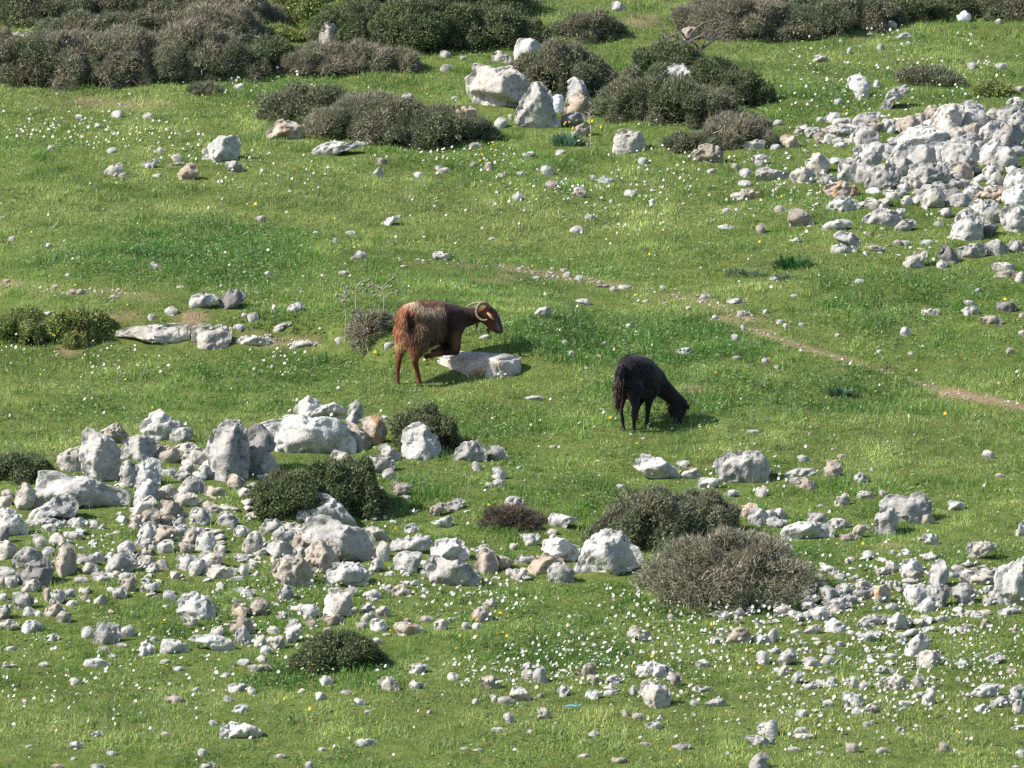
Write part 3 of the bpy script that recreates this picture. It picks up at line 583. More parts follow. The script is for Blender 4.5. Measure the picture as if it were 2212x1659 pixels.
# ---------------------------------------------------------------- ground fields (fixed to the ground once computed)
def soil(px, py, x, y):
    m = np.zeros(len(px)); n = fbm(x*1.6, y*1.6, 0, 31, 3); n2 = fbm(x*.9+4, y*2.2, 0, 33, 3)
    for pts, wd, s in SOILP:
        best = np.full(len(px), 1e9)
        for (x0, y0), (x1, y1) in zip(pts[:-1], pts[1:]):
            dx, dy = x1-x0, y1-y0; t = np.clip(((px-x0)*dx+(py-y0)*dy)/(dx*dx+dy*dy), 0, 1)
            best = np.minimum(best, np.hypot((px-x0-t*dx)*.3, py-y0-t*dy))
        m = np.maximum(m, s*(1-sstep(wd*.3, wd*2.0, best+n*wd*1.5))*sstep(-.75, .0, n2+.25*n))
    for cx, cy, rx, ry, s in SOILS:
        d = np.hypot((px-cx)/rx, (py-cy)/ry)+n*.9
        m = np.maximum(m, s*(1-sstep(.6, 1.3, d)))
    return m
def field(L, px, py, n):
    m = np.zeros(len(px))
    for cx, cy, rx, ry, s in L:
        m = np.maximum(m, s*(1-sstep(.55, 1.25, np.hypot((px-cx)/rx, (py-cy)/ry)+n*.5)))
    return m
def axis(a, b, st, far):
    core = np.arange(a, b+st/2, st); out = []; s = st; v = b
    while v < far: s *= 1.22; v += s; out.append(v)
    lo = []; s = st; v = a
    while v > -far: s *= 1.22; v -= s; lo.append(v)
    return np.array(lo[::-1]+list(core)+out)
gx = axis(-8, 8, .09, 420); gy = axis(-14, 20, .09, 430); gy = gy[(gy > -415) & (gy < 510)]
X, Y = np.meshgrid(gx, gy); X = X.ravel(); Y = Y.ravel(); Z = hgt(X, Y)
nx, ny = len(gx), len(gy)
i = np.arange(nx*ny).reshape(ny, nx)
F = np.stack([i[:-1, :-1].ravel(), i[:-1, 1:].ravel(), i[1:, 1:].ravel(), i[1:, :-1].ravel()], 1)
P = np.stack([X, Y, Z], 1); px, py, dep = project(P)
inn = (dep > 50) & (dep < 120)
so_ = np.zeros(len(P)); so_[inn] = soil(px[inn], py[inn], X[inn], Y[inn])
m, nt, N = newmat('soil_and_turf'); L = nt.links
at = N('ShaderNodeAttribute', attribute_name='col'); sp = N('ShaderNodeSeparateColor'); L.new(at.outputs['Color'], sp.inputs[0])
tc = N('ShaderNodeTexCoord'); n1 = N('ShaderNodeTexNoise', i_Scale=7.0, i_Detail=8.0, i_Roughness=.7); L.new(tc.outputs['Object'], n1.inputs['Vector'])
rg = ramp(N, [(.3, (.06, .085, .022)), (.55, (.12, .16, .04)), (.75, (.19, .20, .07))]); L.new(n1.outputs[0], rg.inputs[0])
n2 = N('ShaderNodeTexNoise', i_Scale=22.0, i_Detail=6.0, i_Roughness=.7); L.new(tc.outputs['Object'], n2.inputs['Vector'])
rs = ramp(N, [(.3, (.17, .11, .07)), (.6, (.33, .24, .16)), (.75, (.45, .38, .29))]); L.new(n2.outputs[0], rs.inputs[0])
mx = N('ShaderNodeMixRGB'); L.new(sp.outputs[0], mx.inputs[0]); L.new(rg.outputs[0], mx.inputs[1]); L.new(rs.outputs[0], mx.inputs[2])
p = N('ShaderNodeBsdfPrincipled', i_Roughness=.95); p.inputs['Specular IOR Level'].default_value = .1; L.new(mx.outputs[0], p.inputs['Base Color'])
b = N('ShaderNodeBump', i_Strength=.8, i_Distance=.03); L.new(n2.outputs[0], b.inputs['Height']); L.new(b.outputs[0], p.inputs['Normal'])
out = N('ShaderNodeOutputMaterial'); L.new(p.outputs[0], out.inputs[0])
g = mesh_np('ground', P, F, m, col=np.stack([so_, so_*0, so_*0], 1), smooth=True)
tag(g, 'grassy hillside with thin bare soil paths', kind='structure')

# ---------------------------------------------------------------- footprint mask (2 cm cells)
MX0, MY0, MS = -9.0, -15.0, .02; MW, MH = 900, 1800
OCC = np.zeros((MH, MW), np.float32)     # 1 = under a rock, between: shortened grass
def paint(cx, cy, rx, ry, val, ang=0.0):
    r = max(rx, ry)+.03
    a0, a1 = int((cx-r-MX0)/MS), int((cx+r-MX0)/MS)+1; b0, b1 = int((cy-r-MY0)/MS), int((cy+r-MY0)/MS)+1
    a0, b0 = max(a0, 0), max(b0, 0); a1, b1 = min(a1, MW), min(b1, MH)
    if a1 <= a0 or b1 <= b0: return
    xs = MX0+(np.arange(a0, a1)+.5)*MS-cx; ys = MY0+(np.arange(b0, b1)+.5)*MS-cy
    xx, yy = np.meshgrid(xs, ys); d = (xx/rx)**2+(yy/ry)**2
    OCC[b0:b1, a0:a1] = np.maximum(OCC[b0:b1, a0:a1], np.where(d < 1, val, 0))
def occ(x, y):
    a = ((x-MX0)/MS).astype(int); b = ((y-MY0)/MS).astype(int)
    ok = (a >= 0) & (a < MW) & (b >= 0) & (b < MH)
    return np.where(ok, OCC[np.clip(b, 0, MH-1), np.clip(a, 0, MW-1)], 0)

# ---------------------------------------------------------------- rocks
def parse():
    K = 2212/4.0; out = []
    for (r, c), txt in DATA.items():
        ox, oy = c*2212.0, r*1659.0
        for line in txt.strip().split('\n'):
            if line.startswith('O '):
                a = line[2:].split('|'); pts = [tuple(map(float, q.split(','))) for q in a[1].split()]
                pts = [((x+ox)/4, (y+oy)/4) for x, y in pts]
                out.append(dict(o=np.array(pts), t=a[0].strip(), lab=a[2] if len(a) > 2 else None))
            else:
                for it in line.split(';'):
                    q = it.split(); t = q[-1]; v = list(map(float, q[:-1]))
                    out.append(dict(b=((v[0]+ox)/4, (v[1]+oy)/4, v[2]/4, v[3]/4, v[4] if len(v) > 4 else 0.0), t=t, lab=None))
    return out
ROCKS = parse()
def gen_outline(b, rnd):
    """irregular worn polygon inside the given box"""
    cx, cy, w_, h_, rot = b
    n = rnd.randint(5, 8); an = sorted((i+rnd.uniform(-.36, .36))/n*2*math.pi for i in range(n))
    pu = np.array([math.cos(a)*rnd.uniform(.80, 1.12) for a in an]); pv = np.array([math.sin(a)*rnd.uniform(.78, 1.12) for a in an])
    pv = np.where(pv < 0, pv*.8, pv)
    U, V = pu, pv
    for _ in range(2):   # corner cutting
        U2 = np.roll(U, -1); V2 = np.roll(V, -1); q = .20
        U, V = np.stack([U*(1-q)+U2*q, U*q+U2*(1-q)], 1).ravel(), np.stack([V*(1-q)+V2*q, V*q+V2*(1-q)], 1).ravel()
    U = U+rnd.uniform(-.3, .3)*V
    U = (U-(U.max()+U.min())/2)/(U.max()-U.min())*w_; V = (V-(V.max()+V.min())/2)/(V.max()-V.min())*h_; a = R_(rot)
    return np.stack([cx+U*math.cos(a)-V*math.sin(a), cy-(V*math.cos(a)+U*math.sin(a))], 1)
for k, r in enumerate(ROCKS):
    rnd = random.Random(1000+k*7)
    if 'o' not in r:
        b = r['b']; gw = 1.12 if b[2] > 25 else 1.16; gh = 1.14 if b[3] > 14 else 1.15
        r['o'] = gen_outline((b[0], b[1]-b[3]*(gh-1)*.45, b[2]*gw, b[3]*gh, b[4]), rnd)
    o = r['o']; r['x0'], r['y0'] = o.min(0); r['x1'], r['y1'] = o.max(0)
    if r['x0'] > 1790 and 215 < (r['y0']+r['y1'])/2 < 480:
        bx_, by_ = (r['x0']+r['x1'])/2, r['y1']; o = r['o'] = (o-[bx_, by_])*1.17+[bx_, by_]; r['x0'], r['y0'] = o.min(0); r['x1'], r['y1'] = o.max(0)
    r['cx'], r['cy'] = (r['x0']+r['x1'])/2, (r['y0']+r['y1'])/2; r['w'], r['h'] = r['x1']-r['x0'], r['y1']-r['y0']
    r['area'] = r['w']*r['h']*.78; r['k'] = k
G, D = hit([r['cx'] for r in ROCKS], [r['y1'] for r in ROCKS])
def rock_mesh(r, depth):
    """closed stone: silhouette r['o'] seen square-on, rounded and faceted in depth"""
    rnd = random.Random(500+r['k']); s = mpp(depth); o = r['o']
    cx, cy = r['cx'], r['cy']
    u = (o[:, 0]-cx)*s; v = -(o[:, 1]-cy)*s
    wm, hm = r['w']*s, r['h']*s
    Dh = r['Dh']
    ext = min(.25*hm+.03, .12); low = v < -hm*.18
    v = np.where(low, v-ext*sstep(-hm*.18, -hm*.5, v), v)
    # resample by angle
    uu = []; vv = []; n = len(u)
    for i in range(n):
        j = (i+1) % n
        for t in np.linspace(0, 1, 12, endpoint=False): uu.append(u[i]*(1-t)+u[j]*t); vv.append(v[i]*(1-t)+v[j]*t)
    uu = np.array(uu); vv = np.array(vv); th = np.arctan2(vv, uu); rr = np.hypot(uu, vv); od = np.argsort(th); th = th[od]; rr = rr[od]
    th = np.concatenate([th-2*np.pi, th, th+2*np.pi]); rr = np.concatenate([rr]*3)
    big = r['w']/2.16
    lv = 5 if big > 32 else 4 if big > 15 else 3 if big > 6 else 2
    V, F = ico(lv); V = V.copy()
    # random spin about the view axis keeps icosphere poles from lining up
    a = np.arctan2(V[:, 2], V[:, 0]); rho = np.hypot(V[:, 0], V[:, 2]); dd = V[:, 1]
    e = rnd.uniform(.6, .85)
    R = np.interp(a, th, rr)
    q = np.clip(rho, 0, 1)**e
    out = np.stack([np.cos(a)*R*q, np.sign(dd)*np.abs(dd)**e*Dh, np.sin(a)*R*q], 1)
    # facets facing the viewer side, top and back
    sc3 = np.array([wm/2, Dh, hm/2])
    for fi in range(rnd.randint(8, 13)):
        nrm = np.array([rnd.gauss(0, .8), rnd.choice([-1, -1, 1])*rnd.uniform(.3, 1.2), rnd.gauss(.25, .6)])
        if fi == 0: nrm = np.array([rnd.uniform(.5, 1.1), -1, rnd.uniform(-.3, .3)])
        if fi == 1: nrm = np.array([rnd.uniform(-1.1, -.5), -1, rnd.uniform(0, .6)])
        nrm /= np.linalg.norm(nrm)
        if abs(nrm[1]) < .28: nrm[1] = -.28 if nrm[1] < 0 else .28
        c = rnd.uniform(.46, .82); u3 = out/sc3; over = np.clip(u3@nrm-c, 0, None); sg = np.sign(nrm[1])
        y2 = u3[:, 1]-over/nrm[1]; same = u3[:, 1]*sg > 0
        u3y = np.where(same & (over > 0), np.where(y2*sg < .04, .04*sg*np.minimum(1, abs(u3[:, 1])*8), y2), u3[:, 1])
        out[:, 1] = u3y*sc3[1]
    f = 2.2/max(.12, math.sqrt(wm*hm)); sd = r['k'] % 91
    nn = V[:, [0, 1, 2]]
    amp = .10*math.sqrt(wm*hm)
    d1 = fbm(out[:, 0]*f, out[:, 1]*f, out[:, 2]*f, sd, 3 if lv > 3 else 2)
    rid = 1-np.abs(fbm(out[:, 0]*f*2.1+5, out[:, 1]*f*2.1, out[:, 2]*f*2.1, sd+7, 3))*2
    out = out+nn*(d1*amp*.6+(rid-.6)*amp*(.48 if lv > 4 else .34 if lv > 2 else .15))[:, None]
    if lv >= 4:
        pit = vnoise(out[:, 0]*26, out[:, 1]*26, out[:, 2]*26, sd+3)
        out = out-nn*(sstep(.1, .65, pit)*.022)[:, None]
        fine = fbm(out[:, 0]*55, out[:, 1]*55, out[:, 2]*55, sd+4, 2)
        out = out+nn*(fine*.0025)[:, None]
    # view frame (x right, y away, z up the picture) to world
    M = np.stack([RT, FW, UPV], 0)
    return out@M, F
for r, gp, dp in zip(ROCKS, G, D):
    s = mpp(dp); wm, hm = r['w']*s, r['h']*s
    r['Dh'] = max(.012, min(.40*math.sqrt(wm*hm)*1.05, .5*wm+.02))
    r['dep'] = dp+.55*r['Dh']
    d = rays([r['cx']], [r['cy']])[0]; r['pos'] = CAM+d*r['dep']
    gx_, gy_ = r['pos'][0], gp[1]+.55*r['Dh']
    r['gnd'] = (gx_, gy_)
    paint(gx_, gy_, wm*.46, r['Dh']*.9, 1.0)
    paint(gx_, gy_-r['Dh']*.9-.07, wm*.5+.02, .11, .55)
ROCKS.sort(key=lambda r: -r['area'])
LAND = [(970,700,'the brown goat'),(1400,860,'the black goat'),(1040,785,'the orange-stained block'),(360,730,'the stone row'),(1205,225,'the plastic bag'),
 (2083,35,'the white sack'),(710,70,'the standing stone in the brush'),(478,322,'the squat white boulder'),(730,320,'the flat white slab'),(855,255,'the wide grey shrub'),
 (1358,303,'the round two-tone boulder'),(1525,330,'the low domed tan rock'),(1280,60,'the lone oval shrub'),(2010,160,'the small upper right shrub'),(1990,330,'the bright heap-top boulder'),
 (2090,480,'the tall white boulder'),(1710,565,'the dark leafy plant'),(215,985,'the tall knobbed stone'),(170,1055,'the wedge slab'),(500,970,'the furrowed grey boulder'),
 (660,935,'the broad white boulder'),(690,1050,'the big green shrub'),(905,950,'the upright cream boulder'),(740,1150,'the speckled grey boulder'),(140,1210,'the egg-shaped boulder'),
 (420,1305,'the daisy-ringed boulder'),(725,1410,'the small dark green shrub'),(980,1210,'the dark-creviced rocks'),(1310,1190,'the pointed white boulder'),(1570,1250,'the dome shrub'),
 (1410,1110,'the low dark shrub'),(1600,1005,'the large round grey boulder'),(1940,1090,'the dark-sided long block'),(2185,1255,'the right-edge boulder'),(1985,1400,'the leaning rock pair'),
 (1415,1490,'the bottom centre boulder'),(520,1580,'the lone bottom-left stone'),(95,680,'the smooth left slab'),(2000,1500,'the long white daisy rock'),(200,1370,'the ridged grey stone'),(1640,1560,'the bottom right meadow'),(1100,1600,'the bottom edge meadow')]
TN = dict(w='white', c='cream', g='grey', t='tan', p='pinkish', o='orange-stained', d='dark')
ORD = ['nearest', 'second nearest', 'third nearest', 'fourth nearest', 'fifth nearest', 'sixth nearest', 'seventh nearest', 'eighth nearest', 'ninth nearest', 'tenth nearest']+['%dth nearest' % q for q in range(11, 40)]
def region(x, y):
    if x > 1560 and y < 620: return 'limestone rocks of the right-hand heap and its edges'
    if y < 560: return 'limestone rocks scattered on the upper meadow'
    if y < 850: return 'limestone rocks scattered across the middle slope'
    if x < 1130: return 'limestone rubble of the left heap'
    return 'limestone rubble on the lower right slope'
NT = 300
top = ROCKS[:NT]; rest = ROCKS[NT:]
byd = {}
for r in top:
    a = r['area']
    r['name'] = 'boulder' if a > 2600 else 'rock' if a > 620 else 'stone'
    if r['lab']: continue
    size = 'big' if a > 2600 else 'mid-sized' if a > 1100 else 'smallish' if a > 620 else 'small' if a > 330 else 'tiny'
    q = r['w']/r['h']; shp = 'flat' if q > 2.15 else 'low' if q > 1.55 else 'upright' if q < .85 else 'rounded'
    dd = [(math.hypot(r['cx']-x, r['cy']-y), i) for i, (x, y, _) in enumerate(LAND)]; dm, li = min(dd)
    x, y, ph = LAND[li]; an = math.degrees(math.atan2(y-r['cy'], r['cx']-x))
    rel = 'right of' if -40 < an < 40 else 'above' if 40 <= an <= 140 else 'below' if -140 <= an <= -40 else 'left of'
    key = f"{size} {TN[r['t']]} {shp} {r['name']} {rel} {ph}"
    byd.setdefault(key, []).append((dm, r))
for key, L_ in byd.items():
    L_.sort(key=lambda t: t[0])
    for i, (dm, r) in enumerate(L_): r['lab'] = key if len(L_) == 1 else f"{key}, {ORD[i]} to it"
for r in top:
    V, F = rock_mesh(r, r['dep']); fl_ = len(F) > 1500
    me_loc = r['pos'] + np.array([0, 0, -r['h']*mpp(r['dep'])*.5])
    o = mesh_np(r['name'], V+r['pos'], F, RM[r['t']], smooth=fl_, loc=me_loc)
    tag(o, r['lab'], 'boulder' if r['name'] == 'boulder' else 'rock', region(r['cx'], r['cy']))
# the remaining little stones, by tint
pp = {t: [] for t in RM}
for r in rest:
    V, F = rock_mesh(r, r['dep']); pp['c' if r['t'] in 'pt' else 'w'].append((V+r['pos'], F))
allp = pp['w']+pp['c']
# gravel along the bare paths and through the rubble
rn = random.Random(5); gp_ = []
def pebbles(cx, cy, rx, ry, n, lo=3, hi=8):
    for _ in range(n):
        a = rn.uniform(0, 6.283); q = math.sqrt(rn.random()); gp_.append((cx+rx*q*math.cos(a), cy+ry*q*math.sin(a), rn.uniform(lo, hi)))
for pts, wd, s in SOILP:
    for (x0, y0), (x1, y1) in zip(pts[:-1], pts[1:]):
        for t in (0, .33, .66): pebbles(x0+(x1-x0)*t, y0+(y1-y0)*t, 30, wd*.9, 5, 2, 5.5)
pebbles(560, 1170, 500, 170, 170, 4, 11); pebbles(300, 1180, 320, 150, 60, 4, 11); pebbles(1900, 1330, 320, 120, 130, 4, 12); pebbles(1900, 430, 300, 130, 90, 4, 10); pebbles(1500, 1440, 500, 130, 70, 3, 9); pebbles(1106, 829, 1106, 829, 45, 2.5, 6); pebbles(560, 1300, 460, 110, 110, 4, 11)
pebbles(1250, 410, 260, 50, 25, 3, 6); pebbles(1600, 980, 350, 60, 20, 3, 7)
pebbles(430, 1130, 330, 130, 60, 12, 23); pebbles(300, 1220, 300, 90, 30, 11, 20); pebbles(1950, 1290, 260, 90, 60, 11, 22); pebbles(2000, 360, 240, 110, 80, 12, 26); pebbles(2060, 330, 150, 80, 60, 18, 32); pebbles(1900, 280, 180, 30, 30, 12, 22); pebbles(800, 1240, 350, 60, 30, 10, 20); pebbles(1780, 1400, 250, 80, 40, 9, 17)
GP, GD = hit([a[0] for a in gp_], [a[1] for a in gp_])
Vi, Fi = ico(2)
for (x, y, sz), P_, d_ in zip(gp_, GP, GD):
    s = mpp(d_)*sz; a = np.array([rn.uniform(.6, 1.1), rn.uniform(.5, .9), rn.uniform(.28, .7)])*s
    off = rn.uniform(0, 90)
    V0, Fi = ico(3 if sz > 9 else 2); V = V0.copy()
    for _ in range(7):
        nv = np.array([rn.gauss(0, 1), rn.gauss(0, 1), rn.gauss(0, 1)]); nv /= np.linalg.norm(nv); V -= np.clip(V@nv-rn.uniform(.35, .75), 0, None)[:, None]*nv*.95
    V = V*a*(1.15+.3*vnoise(V0[:, 0]*1.7+off, V0[:, 1]*1.7, V0[:, 2]*1.7, 3))[:, None]
    an = rn.uniform(0, 3.14); ca, sa = math.cos(an), math.sin(an)
    V = np.stack([V[:, 0]*ca-V[:, 1]*sa, V[:, 0]*sa+V[:, 1]*ca, V[:, 2]], 1)
    allp.append((V+P_+[0, 0, a[2]*rn.uniform(.0, .35)], Fi)); paint(P_[0], P_[1], s*.9, s*.6, 1.0); paint(P_[0], P_[1]-.05, s, .06, .5)
V, F = join(allp)
o = mesh_np('small_stones', V, F, RM['c'], smooth=False); o.data.materials.append(RM['w']); o.data.materials.append(RM['t'])
mi_ = np.concatenate([np.full(len(f), rn.choice([0, 0, 0, 1, 1, 1, 1, 1, 2]), np.int32) for _, f in allp]); o.data.polygons.foreach_set('material_index', mi_)
tag(o, 'small pale stones and pebbles strewn through the grass', 'pebbles', kind='stuff')
# ---------------------------------------------------------------- the squared block by the brown goat
def block(name, pts_px, depth_back, mat, lab, zb=.12):
    """an ashlar lying on the slope: foot corners from the photo, true depth behind"""
    pass
def boxrock(corners, mat, name, lab, cat, seed):
    """corners: 8 points (4 bottom, 4 top) -> subdivided and worn"""
    bm = bmesh.new(); v = [bm.verts.new(c) for c in corners]
    for f in ((3, 2, 1, 0), (4, 5, 6, 7), (0, 1, 5, 4), (1, 2, 6, 5), (2, 3, 7, 6), (3, 0, 4, 7)): bm.faces.new([v[i] for i in f])
    bmesh.ops.bevel(bm, geom=bm.edges[:], offset=.02, segments=2, affect='EDGES')
    bmesh.ops.triangulate(bm, faces=bm.faces[:])
    for _ in range(3): bmesh.ops.subdivide_edges(bm, edges=[e for e in bm.edges if e.calc_length() > .03], cuts=1)
    bmesh.ops.triangulate(bm, faces=bm.faces[:])
    bm.normal_update()
    co = np.array([q.co[:] for q in bm.verts]); nn = np.array([q.normal[:] for q in bm.verts])
    d = fbm(co[:, 0]*7, co[:, 1]*7, co[:, 2]*7, seed, 4)*.028+fbm(co[:, 0]*30, co[:, 1]*30, co[:, 2]*30, seed+1, 2)*.008
    co = co+nn*d[:, None]; F = np.array([[q.index for q in f.verts] for f in bm.faces]); bm.verts.index_update(); bm.free()
    o = mesh_np(name, co, F, mat, smooth=True, loc=co.mean(0)*[1, 1, 0]+[0, 0, co[:, 2].min()]); tag(o, lab, cat); return o
P, d = hit([938, 1078, 1140], [782, 818, 800])
A, B, _c = P       # left foot, near right foot
s = mpp(d[1]); e1 = B-A; e1[2] = 0; e1 /= np.linalg.norm(e1)
bwid = np.array([.24, .18, 0.0]); hb = .20
A0 = A-[0, 0, .1]; B0 = B-[0, 0, .08]
cor = [A0, B0, B0+bwid, A0+bwid*.9, A+[.0, 0, .04], B+[-.02, 0, hb-.015], B+bwid+[-.01, 0, hb], A+bwid*.9+[0, 0, .10]]
boxrock([tuple(map(float, q)) for q in cor], rock_mat('lichened_block', (.52, .49, .45), (.40, .36, .31), (.2, .19, .18), (.45, .24, .08), .06), 'stone_block', 'squared white block with orange stains lying beneath the brown goat', 'stone block', 77)
mid = (A+B)/2+bwid/2; paint(mid[0], mid[1], .42, .13, 1.0); paint(mid[0]+.1, mid[1]-.12, .4, .10, .6)

# ---------------------------------------------------------------- goats
def remesh(name, V, F, vox, smooth_it=6):
    me = bpy.data.meshes.new(name); me.from_pydata(V.tolist(), [], F.tolist()); o = bpy.data.objects.new(name+'_src', me); C.objects.link(o)
    m = o.modifiers.new('r', 'REMESH'); m.mode = 'VOXEL'; m.voxel_size = vox; m2 = o.modifiers.new('s', 'SMOOTH'); m2.factor = .5; m2.iterations = smooth_it
    dg = bpy.context.evaluated_depsgraph_get(); dg.update(); ev = o.evaluated_get(dg).to_mesh()
    n = len(ev.vertices); co = np.empty(n*3); ev.vertices.foreach_get('co', co); no = np.empty(n*3); ev.vertices.foreach_get('normal', no)
    Fq = [list(p.vertices) for p in ev.polygons]
    bpy.data.objects.remove(o); bpy.data.meshes.remove(me)
    Fq = np.array([f if len(f) == 4 else f+[f[-1]] for f in Fq])
    return co.reshape(-1, 3), no.reshape(-1, 3), Fq
def chain(pts, parts):
    pts = [tuple(p)+(1.0,)*(5-len(p)) if len(p) < 5 else p for p in pts]
    V0, F0 = ico(2)
    for a, b in zip(pts[:-1], pts[1:]):
        n = max(2, int(np.linalg.norm(np.array(a[:3])-np.array(b[:3]))/(.35*min(a[3], b[3])))+1)
        for t in np.linspace(0, 1, n):
            q = [a[i]*(1-t)+b[i]*t for i in range(5)]; parts.append((V0*np.array([q[3], q[3], q[3]*q[4]])+np.array(q[:3]), F0))
class Goat:
    def __init__(s, ox, oy, k, base, d0):
        s.ox, s.oy, s.k = ox, oy, k
        p, d = hit(*[[q] for q in s.px(*base)]); s.D0 = float(d[0])-d0; s.root = None
    def px(s, x, y): return (s.ox+x/s.k)*.540039, (s.oy+y/s.k)*.540039
    def pt(s, x, y, dd): 
        a, b = s.px(x, y); return CAM+rays([a], [b])[0]*(s.D0+dd)
    def ch(s, L, foot=False):
        out = []
        for i, q in enumerate(L):
            p = s.pt(q[0], q[1], q[2]); out.append([*p, *q[3:]])
        if foot:
            e = out[-1]; g = float(hgt(np.array([e[0]]), np.array([e[1]]))[0])+e[3]*.7; dz = g-e[2]; n = len(out)
            for i in range(n):
                f = max(0, (i-(n-foot))/(foot-1)) if foot > 1 else 1
                out[i][2] += dz*f
        return [tuple(o) for o in out]
FM = vcol_mat('goat_hide', .75, .25, .1); FUR = blade_mat('goat_hair', .12, .55, .35)
HM = simple_mat('goat_horn', (.22, .175, .13), .6, .3, 60, .35); HF = simple_mat('goat_hoof', (.04, .035, .03), .6, .3); EY = simple_mat('goat_eye', (.02, .015, .01), .15, .6)
def fur(name, V, N, Fq, colf, lenf, dirf, n, parent, seed, wid=.0035):
    rn = np.random.default_rng(seed); tri = Fq[:, :3]; a, b, c = V[tri[:, 0]], V[tri[:, 1]], V[tri[:, 2]]
    ar = np.linalg.norm(np.cross(b-a, c-a), axis=1); j = rn.choice(len(tri), n, p=ar/ar.sum()); u, v = rn.random(n), rn.random(n)
    P = a[j]+(b[j]-a[j])*u[:, None]*.9+(c[j]-a[j])*v[:, None]*.9; nn = N[tri[j, 0]]
    L = lenf(P)*rn.uniform(.5, 1.3, n); d = dirf(P, nn)
    d = d-(d*nn).sum(1)[:, None]*nn*.85; d /= (np.linalg.norm(d, axis=1)[:, None]+1e-6); d = d+nn*rn.uniform(.10, .45, n)[:, None]+rn.normal(0, .13, (n, 3)); d /= np.linalg.norm(d, axis=1)[:, None]
    side = np.cross(d, nn+rn.normal(0, .5, (n, 3))); side /= (np.linalg.norm(side, axis=1)[:, None]+1e-6); w_ = wid*rn.uniform(.6, 1.3, n)
    P = P-nn*.004; m_ = P+d*(L*.55)[:, None]; tp = P+d*L[:, None]+np.array([0, 0, -1])*(L*.22)[:, None]
    VV = np.stack([P-side*w_[:, None], P+side*w_[:, None], m_+side*(w_*.8)[:, None], m_-side*(w_*.8)[:, None], tp], 1)
    base = np.arange(n)*5
    F1 = np.stack([base, base+1, base+2, base+3], 1); F2 = np.stack([base+3, base+2, base+4, base+4], 1)
    col = colf(P, rn)*rn.uniform(.85, 1.18, n)[:, None]
    V_ = VV.reshape(-1, 3); 
    # quads then triangles are kept in one mesh of triangles
    T = np.concatenate([F1[:, [0, 1, 2]], F1[:, [0, 2, 3]], F2[:, :3]])
    return mesh_np(name, V_, T, FUR, parent=parent, col=np.repeat(col, 5, 0))
def finish(g, name, parts, colf, lab, cat, vox=.011):
    V, F = join(parts); V, N, Fq = remesh(name, V, F, vox)
    g.base = np.array([*g.foot0[:2], float(hgt(np.array([g.foot0[0]]), np.array([g.foot0[1]]))[0])])
    e = empty(name, g.base); tag(e, lab, cat); g.root = e
    lf = V-g.base
    fq = Fq
    me = mesh_np('body', lf, fq, FM, parent=e, col=colf(V, np.random.default_rng(1)), smooth=True)
    return V, N, Fq
def child(g, nm, V, F, mat, col=None, smooth=True):
    return mesh_np(nm, V-g.base, F, mat, parent=g.root, smooth=smooth, col=col)
def furl(g, V, N, Fq, colf, lenf, dirf, n, seed, nm='coat', wid=.0035):
    cf = lambda P, rn: colf(P+g.base, rn)
    return fur(nm, V-g.base, N, Fq, cf, lambda P: lenf(P+g.base), lambda P, nn: dirf(P+g.base, nn), n, g.root, seed, wid)
def ell(cx, cy, rx, ry, x, y, s=.35): return 1-sstep(1-s, 1+s, np.hypot((x-cx)/rx, (y-cy)/ry))
def crop(g, P):
    a, b, _ = project(P); return (a/.540039-g.ox)*g.k, (b/.540039-g.oy)*g.k
def tuft(g, pts, rad, nm, colf, ln, n):
    P_ = np.array([g.pt(*q) for q in pts]); V_, F_ = tube(P_, np.linspace(rad, rad*.4, len(P_)), 8); F_ = np.concatenate([F_[:, [0, 1, 2]], F_[:, [0, 2, 3]]])
    ax = P_[np.repeat(np.arange(len(P_)), 8)]; N_ = V_-ax; N_ /= np.linalg.norm(N_, axis=1)[:, None]
    core = mesh_np(nm, V_-g.base, F_, FM, parent=g.root, smooth=True, col=colf(V_, np.random.default_rng(2)))
    r0 = g.root; o = fur('hair', V_-g.base, N_, F_, lambda P, rn: colf(P+g.base, rn), lambda P: np.full(len(P), ln), lambda P, nn: np.array([-.1, -.15, -1.0])[None]*np.ones((len(P), 1)), n, core, 33, .003)
# --- brown goat
g = Goat(1520, 1140, 2.115, (148, 838), .04); parts = []
hL = g.ch([(200,390,.06,.105),(182,490,.04,.068),(165,560,.01,.046),(160,635,-.01,.031),(151,715,.03,.024),(148,785,.04,.022),(146,832,.04,.026)], 4)
hR = g.ch([(315,410,-.05,.12),(325,510,-.04,.082),(303,585,-.07,.052),(292,640,-.09,.035),(312,705,-.05,.027),(326,765,-.02,.024),(334,806,-.01,.028)], 4)
fR = g.ch([(605,390,.30,.11),(628,465,.29,.070),(645,535,.27,.046),(640,560,.26,.040)]); 
fR2 = g.ch([(640,560,.26,.038),(560,572,.23,.028),(480,580,.20,.024),(395,600,.16,.027)])
fL = g.ch([(560,430,.42,.09),(560,490,.40,.052),(585,545,.38,.036)]); fL2 = g.ch([(585,545,.38,.034),(530,530,.35,.028),(450,560,.32,.024)])
for c_ in (hL, hR, fR, fR2, fL, fL2): chain(c_, parts)
chain(g.ch([(252,295,.0,.140,1.15),(310,312,.08,.168,1.22),(400,318,.18,.178,1.24),(500,308,.28,.170,1.20),(585,290,.36,.145,1.15)]), parts)
chain(g.ch([(250,400,.0,.12),(330,425,.08,.12)]), parts)
chain(g.ch([(590,265,.37,.135),(660,262,.41,.105),(740,262,.43,.084),(820,255,.44,.076),(890,245,.45,.072)]), parts)
chain(g.ch([(600,360,.36,.13),(680,310,.41,.075),(780,285,.43,.062)]), parts)
chain(g.ch([(905,228,.45,.072),(945,245,.45,.058),(985,305,.45,.046),(1012,365,.45,.036),(1018,388,.45,.031)]), parts)
